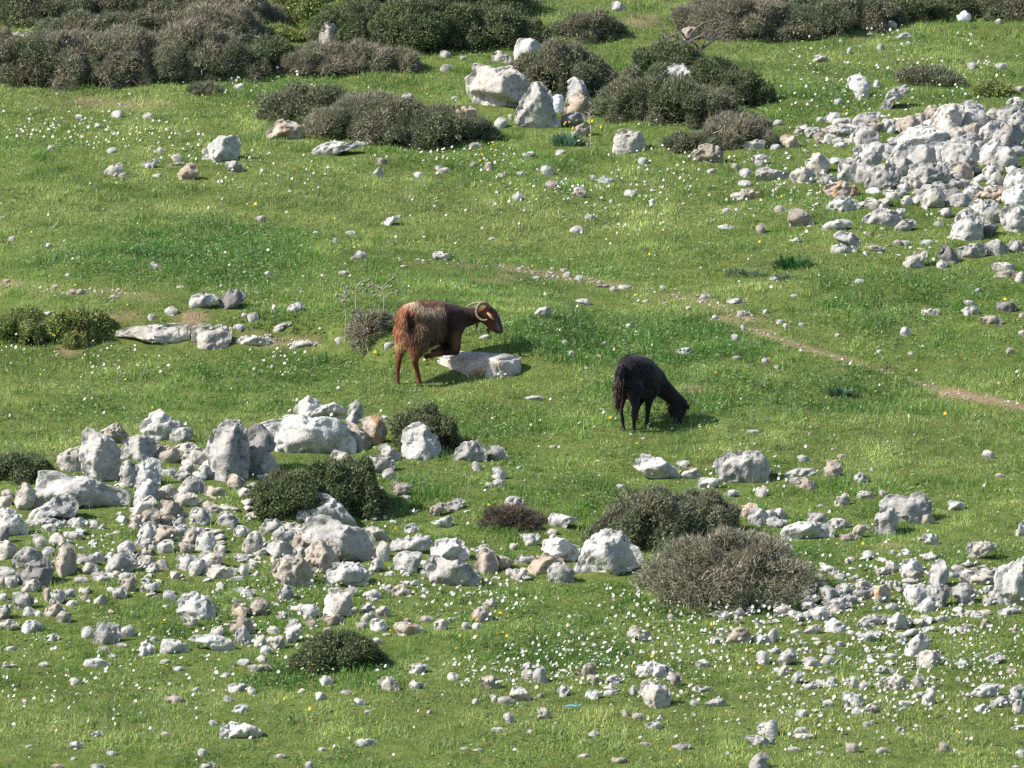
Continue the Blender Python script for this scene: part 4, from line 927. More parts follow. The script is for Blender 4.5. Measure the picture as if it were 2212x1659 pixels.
chain(g.ch([(895,285,.45,.055),(945,345,.45,.042),(990,385,.45,.032)]), parts)
g.foot0 = hL[-1]
def cb(P, rn):
    x, y = crop(g, P); n = fbm(P[:, 0]*11, P[:, 1]*11, P[:, 2]*5, 3, 3); n2 = fbm(P[:, 0]*26, P[:, 1]*26, P[:, 2]*6, 8, 2)
    c = np.tile(np.array([.21, .080, .034]), (len(P), 1))
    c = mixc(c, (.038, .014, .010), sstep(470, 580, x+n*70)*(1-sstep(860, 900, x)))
    c = mixc(c, (.215, .145, .090), ell(430, 390, 120, 190, x, y)*.8)                      # grey-brown flank
    c = mixc(c, (.60, .45, .30), np.clip(ell(405, 205, 115, 55, x+n*40, y+n*40), 0, 1)*.9)        # blond saddle patch
    c = mixc(c, (.62, .45, .32), ell(250, 165, 110, 40, x+n*30, y+n*25)*.75)
    c = mixc(c, (.13, .040, .016), ell(410, 140, 95, 40, x, y+n*20)*.9)
    c = mixc(c, (.33, .135, .060), ell(170, 300, 60, 170, x, y)*.75)
    c = mixc(c, (.05, .018, .012), ell(265, 340, 55, 90, x+n*30, y)*.8)
    c = mixc(c, (.55, .36, .19), ell(190, 500, 50, 60, x+n*20, y)*.75)
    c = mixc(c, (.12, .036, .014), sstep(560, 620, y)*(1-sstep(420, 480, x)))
    c = mixc(c, (.23, .12, .06), ell(640, 470, 40, 80, x, y)*.5)
    c = mixc(c, (.090, .032, .017), sstep(860, 900, x)*.9)
    c = mixc(c, (.05, .045, .05), ell(1015, 330, 38, 90, x, y)*.8)  # blue-grey sheen of the face, painted into the coat colour
    c = mixc(c, (.26, .10, .035), ell(880, 225, 45, 45, x, y)*.5)
    return np.clip(c*(1+n2*.25)[:, None]*(1+n*.25)[:, None], .004, .9)
V, N, Fq = finish(g, 'goat', parts, cb, 'shaggy brown horned goat kneeling on its forelegs to graze', 'goat')
def lb(P):
    x, y = crop(g, P)
    return .016+.038*ell(380, 330, 240, 230, x, y)+.026*ell(300, 470, 170, 100, x, y)-.006*sstep(850, 900, x)-.006*sstep(600, 650, y)-.004*sstep(560, 620, x)
hd = np.array([.64, .77, .1])
db = lambda P, nn: np.array([-.35, -.42, -.85])[None]*np.ones((len(P), 1))
furl(g, V, N, Fq, cb, lb, db, 30000, 5, wid=.0023)
def horn(pts, r0, r1, mat, nm='horn'):
    n = len(pts); P_ = np.array([g.pt(*q) for q in pts]); 
    # smooth resample
    t = np.linspace(0, n-1, 28); Q = np.stack([np.interp(t, range(n), P_[:, i]) for i in range(3)], 1)
    for _ in range(2): Q[1:-1] = (Q[:-2]+2*Q[1:-1]+Q[2:])/4
    rad = np.linspace(r0, r1, 28)*(1+.10*(np.arange(28) % 2))
    V_, F_ = tube(Q, rad, 8); child(g, nm, V_, F_, mat)
horn([(922,190,.41),(905,160,.39),(870,148,.37),(835,165,.36),(815,205,.35),(815,250,.35),(840,285,.34),(875,302,.33),(908,292,.32)], .020, .007, HM)
horn([(918,185,.49),(880,150,.52),(840,148,.55),(790,155,.58),(745,178,.60),(725,190,.61)], .015, .007, HM)
def leaf(g, pts, wd, mat, nm, col):
    P_ = np.array([g.pt(*q[:3]) for q in pts]); V_, F_ = tube(P_, wd, 7); V_ = V_.copy(); child(g, nm, V_, F_, mat, col=np.tile(np.array(col), (len(V_), 1)))
leaf(g, [(905,235,.385),(925,250,.37),(945,275,.365),(965,296,.37)], [.009,.016,.015,.005], FM, 'ear', (.42,.25,.12))
leaf(g, [(925,225,.50),(950,235,.52),(975,250,.53)], [.010,.018,.006], FM, 'ear', (.16,.06,.03))
leaf(g, [(940,350,.45),(915,385,.45),(918,415,.45)], [.022,.018,.005], FM, 'beard', (.16,.06,.03))
leaf(g, [(822,310,.42),(820,345,.42),(822,372,.42)], [.010,.012,.006], FM, 'wattle', (.16,.05,.02))
tuft(g, [(222,225,-.13),(212,270,-.16),(225,320,-.17),(240,375,-.17)], .020, 'tail', cb, .05, 500)
Vt, Ft = ico(2); child(g, 'eye', Vt*.010+g.pt(958, 250, .395), Ft, EY)
for q in (hL, hR, fR2, fL2):
    c_ = np.array(q[-1][:3]); child(g, 'hoof', Vt*np.array([.026, .032, .022])+c_+[0, 0, -.006], Ft, HF)
# --- black goat
g = Goat(2400, 1370, 2.266, (260, 808), 0.0); parts = []
hL = g.ch([(205,420,.06,.085),(200,500,.04,.042),(197,560,.0,.028),(193,620,-.02,.021),(203,700,.02,.021),(208,765,.03,.019),(213,805,.03,.024)], 4)
hR = g.ch([(302,400,-.03,.095),(312,500,-.05,.056),(320,575,-.08,.034),(306,645,-.08,.025),(310,730,-.05,.022),(306,780,-.04,.022),(306,812,-.04,.027)], 4)
fR = g.ch([(455,420,.24,.098),(445,500,.22,.048),(434,590,.20,.031),(431,670,.20,.024),(426,730,.19,.024),(424,768,.18,.028)], 4)
fL = g.ch([(370,440,.36,.10),(345,540,.34,.045),(330,620,.33,.030),(324,700,.32,.024),(322,758,.30,.027)], 4)
for c_ in (hL, hR, fR, fL): chain(c_, parts)
chain(g.ch([(266,245,.0,.125,1.15),(302,272,.07,.150,1.22),(375,302,.16,.155,1.28),(437,325,.26,.138,1.22),(468,342,.31,.122,1.1)]), parts)
chain(g.ch([(240,375,.0,.10),(300,415,.05,.105),(400,410,.18,.105)]), parts)
chain(g.ch([(480,330,.31,.125),(545,395,.33,.098),(610,450,.33,.082),(670,505,.32,.075),(722,552,.31,.072)]), parts)
chain(g.ch([(730,562,.31,.072),(714,630,.29,.058),(700,690,.27,.044),(692,728,.26,.036)]), parts)
chain(g.ch([(690,560,.31,.058),(668,640,.29,.042),(670,705,.27,.032)]), parts)
chain(g.ch([(752,590,.31,.048),(738,650,.29,.036)]), parts)
g.foot0 = hL[-1]
def ck(P, rn):
    x, y = crop(g, P); n = fbm(P[:, 0]*15, P[:, 1]*15, P[:, 2]*6, 13, 3)
    c = np.tile(np.array([.0085, .0075, .0085]), (len(P), 1))
    c = mixc(c, (.060, .030, .022), ell(155, 420, 55, 220, x+n*20, y)*.8)
    c = mixc(c, (.055, .028, .020), ell(265, 500, 35, 70, x, y)*.7)
    c = mixc(c, (.022, .010, .008), ell(620, 440, 110, 90, x, y)*.8)
    c = mixc(c, (.05, .045, .05), ell(190, 250, 45, 50, x, y)*.6)
    return np.clip(c*(1+n*.5)[:, None], .003, .5)
V, N, Fq = finish(g, 'goat', parts, ck, 'black hornless goat standing with its head down in the grass', 'goat')
def lk(P):
    x, y = crop(g, P); return (.010+.014*ell(300, 300, 190, 220, x, y)+.04*ell(170, 450, 60, 130, x, y)+.012*ell(620, 400, 130, 70, x, y)+.02*ell(270, 90, 60, 30, x, y))*(1-.55*sstep(540, 600, y)*(1-sstep(500, 560, x)))
db = lambda P, nn: np.array([-.28, -.35, -.9])[None]*np.ones((len(P), 1))
furl(g, V, N, Fq, ck, lk, db, 22000, 9, wid=.0024)
tuft(g, [(205,205,-.12),(185,250,-.15),(172,330,-.16),(165,410,-.15),(160,500,-.13),(163,560,-.12)], .026, 'tail', ck, .07, 1500)
leaf(g, [(775,560,.27),(797,582,.25),(802,610,.25)], [.012,.020,.008], FM, 'ear', (.010,.008,.009))
leaf(g, [(650,560,.26),(632,590,.24),(622,645,.24)], [.012,.022,.008], FM, 'ear', (.012,.009,.009))
leaf(g, [(622,520,.28),(612,550,.28),(606,572,.28)], [.010,.011,.005], FM, 'wattle', (.02,.012,.01))
child(g, 'eye', Vt*.010+g.pt(735, 625, .235), Ft, EY)
for q in (hL, hR, fR, fL):
    c_ = np.array(q[-1][:3]); child(g, 'hoof', Vt*np.array([.025, .030, .022])+c_+[0, 0, -.006], Ft, HF)

# ---------------------------------------------------------------- litter
def crumple(cx, cy, w_, h_, mat, name, lab, seed, back=.05):
    P, d = hit([cx], [cy+h_/2]); s = mpp(d[0]); V, F = ico(4); V = V.copy()
    f = 1.3; r = 1+.45*fbm(V[:, 0]*f+seed, V[:, 1]*f, V[:, 2]*f, seed, 3)+.14*(1-2*np.abs(fbm(V[:, 0]*4, V[:, 1]*4, V[:, 2]*4, seed+1, 3)))
    V = V*r[:, None]; V /= np.abs(V).max(0); V = V*np.array([w_*s/2, min(w_, h_)*s*.4, h_*s/2]); pos = P[0]+[0, back, h_*s*.42]
    o = mesh_np(name, V+pos, F, mat, smooth=True, loc=P[0]); tag(o, lab, name.split('_')[-1]); return o
def plastic(name, col):
    m, nt, N = newmat(name); L = nt.links; p = N('ShaderNodeBsdfPrincipled', i_Roughness=.35); p.inputs['Base Color'].default_value = (*col, 1)
    tr = N('ShaderNodeBsdfTranslucent'); tr.inputs[0].default_value = (*col, 1); mx = N('ShaderNodeMixShader', i_0=.35); L.new(p.outputs[0], mx.inputs[1]); L.new(tr.outputs[0], mx.inputs[2])
    tc = N('ShaderNodeTexCoord'); n = N('ShaderNodeTexNoise', i_Scale=30.0, i_Detail=4.0); L.new(tc.outputs['Object'], n.inputs['Vector']); b = N('ShaderNodeBump', i_Strength=.8, i_Distance=.02); L.new(n.outputs[0], b.inputs['Height']); L.new(b.outputs[0], p.inputs['Normal'])
    out = N('ShaderNodeOutputMaterial'); L.new(mx.outputs[0], out.inputs[0]); return m
crumple(2083, 35, 33, 28, plastic('white_plastic', (.85, .86, .90)), 'white_sack', 'crumpled bright white sack lying before the brush, top right', 3)
crumple(1207, 223, 26, 48, plastic('pale_blue_plastic', (.66, .74, .82)), 'plastic_bag', 'torn pale blue-white plastic bag caught between two pointed rocks', 8)
P, d = hit([1238], [1535]); s = mpp(d[0])
pts = np.array([[-.055, 0, .02], [-.02, .01, .026], [.02, 0, .022], [.055, .012, .03]])*1.25
V, F = tube(pts, [.006, .011, .011, .007], 6); o = mesh_np('plastic_strip', V*[1, 1, .9]+P[0]+[0, 0, .012], F, plastic('cyan_plastic', (.25, .62, .74)), loc=P[0]); tag(o, 'short light blue plastic strip in the grass at bottom centre', 'litter')
GM = blade_mat('grass_blades', .42, .5, .35)
# ---------------------------------------------------------------- shrubs
KC = {'g': [((.050, .066, .028), .44), ((.095, .115, .052), .32), ((.14, .145, .085), .10), ((.13, .105, .08), .14)],
      'm': [((.055, .068, .030), .36), ((.10, .105, .058), .28), ((.125, .105, .085), .24), ((.19, .17, .14), .12)],
      'b': [((.070, .066, .048), .26), ((.125, .108, .085), .36), ((.20, .178, .145), .26), ((.085, .090, .04), .10)],
      'y': [((.10, .125, .035), .45), ((.17, .19, .065), .35), ((.12, .10, .06), .2)],
      'd': [((.08, .055, .05), .6), ((.15, .11, .10), .3), ((.08, .10, .04), .1)]}
LM = blade_mat('shrub_foliage', .15, .75, .15); SM = simple_mat('shrub_stem', (.11, .085, .07), .9, .1)
BUSHN = {'g': 'green_shrub', 'm': 'thorny_shrub', 'b': 'dry_shrub', 'y': 'low_bush', 'd': 'dead_tuft'}
sh = [(float(a.split()[0]), float(a.split()[1]), float(a.split()[2]), float(a.split()[3]), k, lab) for a, k, lab in SHRUBS]
SG, SD = hit([s[0] for s in sh], [s[1] for s in sh])
for si, ((cx, cy, w_, h_, kd, lab), gp, dp) in enumerate(zip(sh, SG, SD)):
    rn = np.random.default_rng(900+si); s = mpp(dp); wm, hm = w_*s*1.10, h_*s*1.10
    ry = min(.42*wm, 1.0*hm+.05); rise = ry*.29                 # ground rise behind the foot, seen square-on
    Hh = max(.12, hm-rise*1.0); cen = np.array([gp[0], gp[1]+ry*.85, 0]); cen[2] = float(hgt(np.array([cen[0]]), np.array([cen[1]]))[0])
    nl = int(9+w_/15); lob = []
    for i in range(nl):
        a = rn.uniform(0, 6.283); q = math.sqrt(rn.random())*.86
        lx, ly = math.cos(a)*q, math.sin(a)*q; lr = rn.uniform(.17, .36)
        topz = math.sqrt(max(0, 1-q*q))*rn.uniform(.62, 1.08)
        lob.append((lx*wm/2*.92, ly*ry*.9, topz*Hh, lr*wm/2, lr*ry*1.1+.02, lr*Hh*1.3))
    area = w_*h_; nt_ = int((min(44000, area*2.0*(1.25 if kd in 'bm' else 1))+500)*(.28 if 'brown goat' in lab or 'faint' in lab or 'upper right meadow' in lab else .8 if 'bush at the left' in lab or 'green bush right' in lab else 1))
    P_ = []; Nn = []
    lob = np.array(lob); j = rn.integers(0, nl, nt_*3)
    dr = rn.normal(0, 1, (nt_*3, 3)); dr[:, 2] = np.abs(dr[:, 2])*1.1-.25*rn.random(nt_*3); dr /= np.linalg.norm(dr, axis=1)[:, None]
    rad = 1.04-np.abs(rn.normal(0, .20, nt_*3)); rad = np.where(rn.random(nt_*3) < .25, rn.random(nt_*3), rad)
    c0 = np.stack([lob[j, 0], lob[j, 1], lob[j, 2]-lob[j, 5]], 1)
    pts = c0+dr*rad[:, None]*lob[j, 3:6]
    # skirt down to the ground
    sk = rn.random(nt_*3) < .30; aa = rn.uniform(0, 6.283, nt_*3); zz = rn.random(nt_*3)
    env = np.clip(1-zz**1.5*.62, 0, 1)*(.80+.13*np.sin(aa*3+si)+.10*np.sin(aa*7+si*2)+.06*np.sin(aa*13+si*3))
    skp = np.stack([np.cos(aa)*wm/2*env*(1-np.abs(rn.normal(0, .10, nt_*3))), np.sin(aa)*ry*env, zz*Hh*.72], 1)
    pts = np.where(sk[:, None], skp, pts)
    ins = np.zeros(len(pts), bool)
    for l in lob:
        q = ((pts-[l[0], l[1], l[2]-l[5]])/l[3:6]); ins |= ((q**2).sum(1) < .62**2)
    gapn = fbm(pts[:, 0]*5+si*3, pts[:, 1]*5, pts[:, 2]*5, si+40, 2); pr = np.where(ins, .25, 1.0)*np.where(gapn < -.22, .12, 1); k = (rn.random(len(pts)) < pr) & (pts[:, 2] > -.02); pts = pts[k][:nt_]
    gz = hgt(cen[0]+pts[:, 0], cen[1]+pts[:, 1])-cen[2]; pts[:, 2] += gz*(1-np.clip(pts[:, 2]/Hh, 0, 1))
    n_ = len(pts)
    outd = pts/np.array([wm/2, ry, Hh]); outd /= (np.linalg.norm(outd, axis=1)[:, None]+1e-6)
    dirv = outd*.7+np.array([0, 0, .35])+rn.normal(0, .75, (n_, 3)); dirv /= np.linalg.norm(dirv, axis=1)[:, None]
    twiggy = rn.random(n_) < {'g': .3, 'm': .55, 'b': .85, 'y': .3, 'd': .9}[kd]
    Lb = np.where(twiggy, rn.uniform(.022, .065, n_)*(1+1.1*(rn.random(n_) < .04)), rn.uniform(.010, .026, n_)); wb = np.where(twiggy, rn.uniform(.002, .0042, n_), rn.uniform(.006, .012, n_))
    if kd in 'bd': Lb *= 1.15
    side = np.cross(dirv, rn.normal(0, 1, (n_, 3))); side /= np.linalg.norm(side, axis=1)[:, None]
    a_ = pts-side*wb[:, None]; b_ = pts+side*wb[:, None]; t_ = pts+dirv*Lb[:, None]
    m_ = pts+dirv*Lb[:, None]*-.3
    V = np.stack([m_, a_, t_, b_], 1).reshape(-1, 3); F = np.arange(len(V)).reshape(-1, 4)
    pal = KC[kd]; ch = rn.choice(len(pal), n_, p=[q[1]/sum(z_[1] for z_ in pal) for q in pal])
    pc = np.array([q[0] for q in pal])
    cn = fbm(pts[:, 0]*3.5+si, pts[:, 1]*3.5, pts[:, 2]*3.5, si, 2)
    # neighbouring twigs share a cast: patches of greener and greyer growth
    gm = np.clip(.5+cn*1.3, 0, 1)
    pm = np.array([q[0] for q in pal]).mean(0); col = (pc[ch]*.65+pm*.35)*rn.uniform(.75, 1.3, n_)[:, None]*mixc((.84, .97, .86), (1.03, 1.04, 1.06), gm)*{'g': 1.7, 'm': 1.9, 'b': 2.2, 'y': 2.0, 'd': 1.4}[kd]
    e = empty(BUSHN[kd], cen); tag(e, lab, 'shrub' if kd != 'd' else 'dead shrub', 'low thorny shrubs on the hillside')
    mesh_np('foliage', V, F, LM, parent=e, col=np.repeat(col, 4, 0))
    st_ = []
    for i in range(int(6+w_/25)):
        a = rn.uniform(0, 6.283); q = rn.uniform(.3, .95); tz = Hh*math.sqrt(max(.05, 1-q*q*.8))*rn.uniform(.8, 1.1)
        p1 = np.array([math.cos(a)*q*wm*.45, math.sin(a)*q*ry*.9, tz]); p0 = p1*np.array([.15, .15, 0])+[0, 0, -.03]
        mid = (p0+p1)/2+rn.normal(0, .03, 3)+[0, 0, .1*tz]
        st_.append(tube([p0, mid, p1], [.011, .008, .003], 5))
    V, F = join(st_); mesh_np('stems', V, F, SM, parent=e)
    paint(cen[0], cen[1], wm*.42, ry*.8, 1.0)

# gnarled dead branches standing over a shrub, top centre right
def grow(rn, p, d, L, r, lvl, out):
    pts = [p]; rr = [r]; n = 5
    for i in range(n):
        d = d+rn.normal(0, .42, 3); d /= np.linalg.norm(d); p = p+d*L/n; pts.append(p); rr.append(r*(1-.7*(i+1)/n))
        if lvl > 0 and i >= 1 and rn.random() < .85:
            dd = d+rn.normal(0, .75, 3)+[0, 0, .2]; dd /= np.linalg.norm(dd); grow(rn, p, dd, L*rn.uniform(.4, .7), rr[-1]*.7, lvl-1, out)
    out.append(tube(pts, rr, 5))
P, _ = hit([1465], [152]); rn = np.random.default_rng(4); out_ = []
b0 = P[0]+[0, .25, .05]
for dx, L0 in ((-.55, .75), (.1, .85), (.6, .7), (-.15, .6), (.95, .6), (.35, .7)): grow(rn, b0+[dx*.25, 0, 0], np.array([dx, -.05, 1.0]), L0*.80, .022, 4, out_)
V, F = join(out_); o = mesh_np('dead_branches', V, F, simple_mat('dead_wood', (.15, .125, .12), .9, .1), loc=b0)
tag(o, 'gnarled leafless dead bush standing up behind the dark shrubs', 'dead bush')
# dry thistle stalks in the grass
TH = [(745, 735, 118, 'tallest dry thistle stalk, left of the brown goat'), (768, 668, 70, 'dry thistle with drooping heads, up and left of the brown goat'), (828, 675, 60, 'dry thistle stalk just above the small grey shrub'), (1275, 320, 85, 'bare dry stalk in front of the rocks by the plastic bag'), (1940, 1362 if 0 else 1330, 0, '')]
for i, (cx, cy, h_, lab) in enumerate(TH):
    if not h_: continue
    P, d = hit([cx], [cy]); P = P[0]; s = mpp(d[0]); rn = np.random.default_rng(70+i); hm = h_*s; out_ = []
    e = empty('dry_thistle', P); tag(e, lab, 'thistle', 'dry stalks standing in the grass')
    main = [np.array([0, 0, -.02]), np.array([.01, 0, hm*.5]), np.array([-.01, 0, hm])]; out_.append(tube(main, [.006, .005, .003], 5)); hd = []
    for k in range(7 if h_ < 100 else 5):
        z0 = hm*rn.uniform(.35, .95); a = rn.uniform(0, 6.283); L0 = rn.uniform(.06, .15)
        t = np.array([math.cos(a)*L0, math.sin(a)*L0*.6, z0+L0*rn.uniform(.2, .9)]); out_.append(tube([np.array([0, 0, z0]), (t+[0, 0, z0])/2+[0, 0, .02], t], [.004, .0035, .0025], 4)); hd.append(t)
    V, F = join(out_); mesh_np('stalk', V, F, simple_mat('dry_stalk', (.38, .33, .27), .9, .1), parent=e)
    if i < 3:
        for t in hd:
            V, F = ico(2); sp_ = 1+.35*(np.arange(len(V)) % 2)[:, None]; mesh_np('seed_head', V*.014*sp_+t, F, simple_mat('seed_head', (.30, .26, .24), .9, .1), parent=e)
# leafy rosettes
ROS = [(1225, 318, 80, 52, (.07, .135, .085), 'blue-green leafy plant below the rocks by the plastic bag'), (1712, 585, 92, 52, (.022, .075, .022), 'dark green leafy plant in the middle right meadow'),
 (1610, 598, 110, 28, (.075, .12, .075), 'flat blue-green plant left of the dark leafy one'), (1700, 606, 90, 22, (.085, .13, .09), 'grey-green low plant under the dark leafy one'), (1815, 862, 70, 40, (.05, .10, .055), 'blue-green plant above the thin soil track'), (375, 1368, 75, 22, (.085, .135, .10), 'silvery leaves under the daisy-ringed boulder'), (1390, 1, 0, 0, None, '')]
for i, (cx, cy, w_, h_, c0, lab) in enumerate(ROS):
    if not w_: continue
    P, d = hit([cx], [cy]); P = P[0]+[0, .12, 0]; s = mpp(d[0]); rn = np.random.default_rng(170+i); wm, hm = w_*s, h_*s; n_ = 420
    a = rn.uniform(0, 6.283, n_); el = rn.uniform(.05, 1.3, n_); q = rn.uniform(0, .42, n_)
    bp = np.stack([np.cos(a)*q*wm, np.sin(a)*q*wm*.7, 0*a-.01], 1); dv = np.stack([np.cos(a)*np.cos(el), np.sin(a)*np.cos(el)*.8, np.sin(el)], 1)
    Lb = rn.uniform(.3, .9, n_)*np.where(el > .7, hm*.95, wm*.22); sv = np.stack([-np.sin(a), np.cos(a), 0*a], 1)*rn.uniform(.006, .014, n_)[:, None]
    V = np.stack([bp, bp+dv*Lb[:, None]*.55+sv, bp+dv*Lb[:, None]-[0, 0, .01], bp+dv*Lb[:, None]*.55-sv], 1).reshape(-1, 3)
    col = np.array(c0)*1.5*rn.uniform(.6, 1.5, n_)[:, None]
    o = mesh_np('leafy_plant', V+P, np.arange(len(V)).reshape(-1, 4), GM, col=np.repeat(col, 4, 0), loc=P); tag(o, lab, 'plant', 'broad leafy plants in the meadow')
# ---------------------------------------------------------------- grass
def frustum_points(n, mx=0.9):
    """uniform on the ground over the photographed patch plus a margin"""
    yy = RNG.uniform(-12.8, 18.5, int(n*1.5)); xx = RNG.uniform(-7.2, 7.2, int(n*1.5))
    half = (yy+79.4)*HALF*1.01+mx
    k = np.abs(xx) < half
    return xx[k][:n], yy[k][:n]
def blades(x, y, z, L, wd, lean, az, face, c):
    """one narrow triangle per blade"""
    dx, dy = np.cos(az)*np.sin(lean), np.sin(az)*np.sin(lean)
    tip = np.stack([x+dx*L, y+dy*L, z+np.cos(lean)*L], 1)
    fx, fy = np.cos(face)*wd/2, np.sin(face)*wd/2
    a = np.stack([x-fx, y-fy, z], 1); b = np.stack([x+fx, y+fy, z], 1)
    V = np.stack([a, b, tip], 1).reshape(-1, 3); F = np.arange(len(V)).reshape(-1, 3)
    return V, F, np.repeat(c, 3, 0)
def turf_fields(x, y):
    z = hgt(x, y); P = np.stack([x, y, z], 1); px, py, _ = project(P)
    n = fbm(x*.7, y*.7, 0, 41, 3); lush = field(LUSH, px, py, n*1.4); dry = field(DRY, px, py, n*1.4)*(1-lush*.6)
    return z, px, py, n, lush, dry, soil(px, py, x, y)
NB = 1300000
x, y = frustum_points(NB)
z, px, py, n, lush, dry, so1 = turf_fields(x, y)
oc = occ(x, y); cl = fbm(x*3.2, y*3.2, 0, 51, 3); cl2 = fbm(x*11, y*11, 0, 53, 2); bigp = fbm(x*.35+9, y*.5, 0, 57, 3)
keep = (RNG.random(len(x)) > so1*.93) & (oc < .9) & (RNG.random(len(x)) < .78+.5*cl+.35*cl2)
x, y, z, n, lush, dry, oc, cl, cl2, bigp = [a[keep] for a in (x, y, z, n, lush, dry, oc, cl, cl2, bigp)]; N_ = len(x)
tf = sstep(.05, .55, fbm(x*4.5, y*4.5, 0, 55, 3)+.25*lush)
L = (.026+.018*lush+.012*cl+.045*tf)*RNG.uniform(.5, 1.5, N_)*np.where(oc > .3, .7, 1); L = np.clip(L, .01, .14)
mid = fbm(x*1.5+7, y*2.0, 0, 58, 3)
t = np.clip(.42+.75*bigp+.45*mid+.30*cl+.30*cl2+RNG.normal(0, .18, N_)+dry*.5-lush*.5-.2*tf, 0, 1)
c = mixc((.125, .27, .045), (.39, .45, .145), t)
dl = np.clip(lush*.8+cl*.25-.15, 0, 1)
c = mixc(c, (.070, .185, .036), dl*.8)
st = RNG.random(N_); c = np.where((st < .05+.10*dry)[:, None], np.array([.50, .44, .27]), c)
bl = (st > .94); c = np.where(bl[:, None], np.array([.22, .30, .19]), c)
c = c*(RNG.uniform(.7, 1.3, N_)*(1+.45*mid+.25*cl))[:, None]
az = RNG.uniform(0, 6.283, N_)
V, F, cc = blades(x, y, z-.004, L, RNG.uniform(.006, .012, N_), np.clip(np.abs(RNG.normal(.45, .3, N_)), 0, 1.3), az, RNG.uniform(0, 3.1416, N_), c)
tag(mesh_np('grass', V, F, GM, col=cc), 'short green spring grass covering the hillside', 'grass', kind='stuff')
# dry stalks and seed stems
x, y = frustum_points(26000); z, px, py, n, lush, dry, so1 = turf_fields(x, y); k = (occ(x, y) < .9) & (RNG.random(len(x)) < .35+.5*dry+.3*n)
x, y, z = x[k], y[k], z[k]; N_ = len(x)
V, F, cc = blades(x, y, z, RNG.uniform(.05, .13, N_), RNG.uniform(.003, .0065, N_), np.abs(RNG.normal(.15, .3, N_)), RNG.uniform(0, 6.283, N_), RNG.uniform(0, 3.14, N_), np.where((RNG.random(N_) < .5)[:, None], [.48, .44, .30], [.30, .36, .20])*RNG.uniform(.7, 1.2, N_)[:, None])
tag(mesh_np('dry_stalks', V, F, GM, col=cc), 'thin pale dry stems standing through the grass', 'dry stems', kind='stuff')
# broad-leaved herbs
x, y = frustum_points(330000)
z, px, py, n, lush, dry, so1 = turf_fields(x, y)
cl = fbm(x*2.2, y*2.2, 0, 61, 3); oc = occ(x, y)
keep = (oc < .9) & (so1 < .4) & (RNG.random(len(x)) < np.clip(.14+lush*.8+cl*.6, 0, 1))
x, y, z, lush, oc, cl = [a[keep] for a in (x, y, z, lush, oc, cl)]; N_ = len(x)
s = RNG.uniform(.009, .021, N_); hh = RNG.uniform(.0, .05, N_)*(1+lush*.6)*np.where(oc > .3, .4, 1)
az = RNG.uniform(0, 6.283, N_); ti = RNG.uniform(-.7, .7, N_); tj = RNG.uniform(-.7, .7, N_)
ca, sa = np.cos(az), np.sin(az)
ax = np.stack([ca*np.cos(ti), sa*np.cos(ti), np.sin(ti)], 1); bx = np.stack([-sa*np.cos(tj), ca*np.cos(tj), np.sin(tj)], 1)
Cc = np.stack([x, y, z+hh+.006], 1)
V = np.stack([Cc-ax*s[:, None], Cc-bx*s[:, None]*.55, Cc+ax*s[:, None], Cc+bx*s[:, None]*.55], 1).reshape(-1, 3); F = np.arange(len(V)).reshape(-1, 4)
c = mixc((.09, .20, .045), (.30, .42, .19), np.clip(RNG.random(N_)*.75+.2*(1-lush)-.1, 0, 1))*RNG.uniform(.75, 1.3, N_)[:, None]
br_ = RNG.random(N_)-.12*fbm(x*1.3, y*1.3, 0, 66, 2); c = np.where((br_ < .06)[:, None], np.array([.17, .13, .10]), c)
tag(mesh_np('herbs', V, F, blade_mat('herb_leaves', .3, .42, .45), col=np.repeat(c, 4, 0)), 'low broad-leaved green herbs among the grass', 'herbs', kind='stuff')

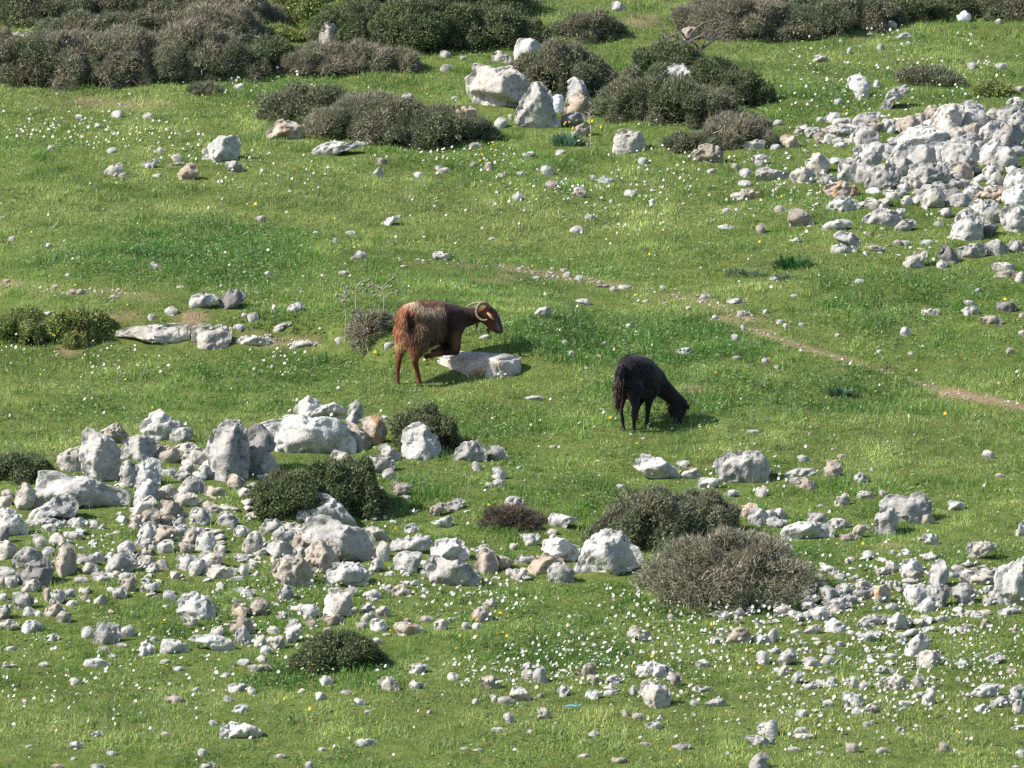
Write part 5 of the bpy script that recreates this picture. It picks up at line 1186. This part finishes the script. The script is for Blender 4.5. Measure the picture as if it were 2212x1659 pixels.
# ---------------------------------------------------------------- wild flowers
def flowers(name, regs, petal, label, size, mul=1.0):
    X_ = []; 
    for cx, cy, rx, ry, n in regs:
        n = int(n*mul)
        if rx > 1000: X_.append(np.stack([RNG.uniform(0, 2212, n), RNG.uniform(200, 1659, n)], 1)); continue
        # a few loose colonies rather than an even scatter
        k = max(2, n//9); ca = RNG.uniform(0, 6.283, k); cr = np.sqrt(RNG.random(k))
        cen = np.stack([cx+rx*cr*np.cos(ca), cy+ry*cr*np.sin(ca)], 1); j = RNG.integers(0, k, n)
        X_.append(cen[j]+RNG.normal(0, 1, (n, 2))*[rx*.22+12, ry*.25+7])
    X_ = np.concatenate(X_); X_ = X_[(X_[:, 1] > 60) & (X_[:, 1] < 1680)]
    P, d = hit(X_[:, 0], X_[:, 1]); P = P[occ(P[:, 0], P[:, 1]) < .9]; n = len(P)
    hgt_ = RNG.uniform(.03, .11, n); lean = RNG.normal(0, .02, (n, 2))
    top_ = P+np.stack([lean[:, 0]+.01, lean[:, 1], hgt_], 1)
    r = size*RNG.uniform(.45, 1.35, n); K = 7; Vs = []; Fs = []; cs = []
    nrm = np.stack([RNG.normal(-.5, .5, n), RNG.normal(-.55, .4, n), RNG.uniform(.25, 1.1, n)], 1); nrm /= np.linalg.norm(nrm, axis=1)[:, None]
    a = np.cross(nrm, [0, 0, 1.0]); a /= np.linalg.norm(a, axis=1)[:, None]; b_ = np.cross(nrm, a)
    an = np.arange(K)/K*2*np.pi
    ring = top_[:, None]+r[:, None, None]*(np.cos(an)[None, :, None]*a[:, None]+np.sin(an)[None, :, None]*b_[:, None])*(1+.25*(np.arange(K) % 2))[None, :, None]+nrm[:, None]*(r*.35)[:, None, None]
    V = np.concatenate([top_[:, None], ring], 1).reshape(-1, 3)
    base = (np.arange(n)*(K+1))[:, None]
    F = np.concatenate([np.stack([base[:, 0], base[:, 0]+1+i, base[:, 0]+1+(i+1) % K], 1) for i in range(K)])
    c = np.tile(np.array(petal), (len(V), 1))*np.repeat(RNG.uniform(.62, 1.05, n), K+1)[:, None]
    # stems
    sw = .003; S = np.stack([P-[sw, 0, 0], P+[sw, 0, 0], top_], 1).reshape(-1, 3)
    Fst = np.arange(len(S)).reshape(-1, 3)+len(V)
    V = np.concatenate([V, S]); F = np.concatenate([F, Fst]); c = np.concatenate([c, np.tile([.10, .18, .05], (len(S), 1))])
    tag(mesh_np(name, V, F, blade_mat(name+'_petals', .3, .6, .2), col=c), label, 'wildflowers', kind='stuff')
flowers('white_flowers', FLOWERS, (.74, .74, .71), 'small white wildflowers dotting the grass', .0118)
flowers('yellow_flowers', YELLOW, (.80, .60, .03), 'sparse small yellow wildflowers in the grass', .012)
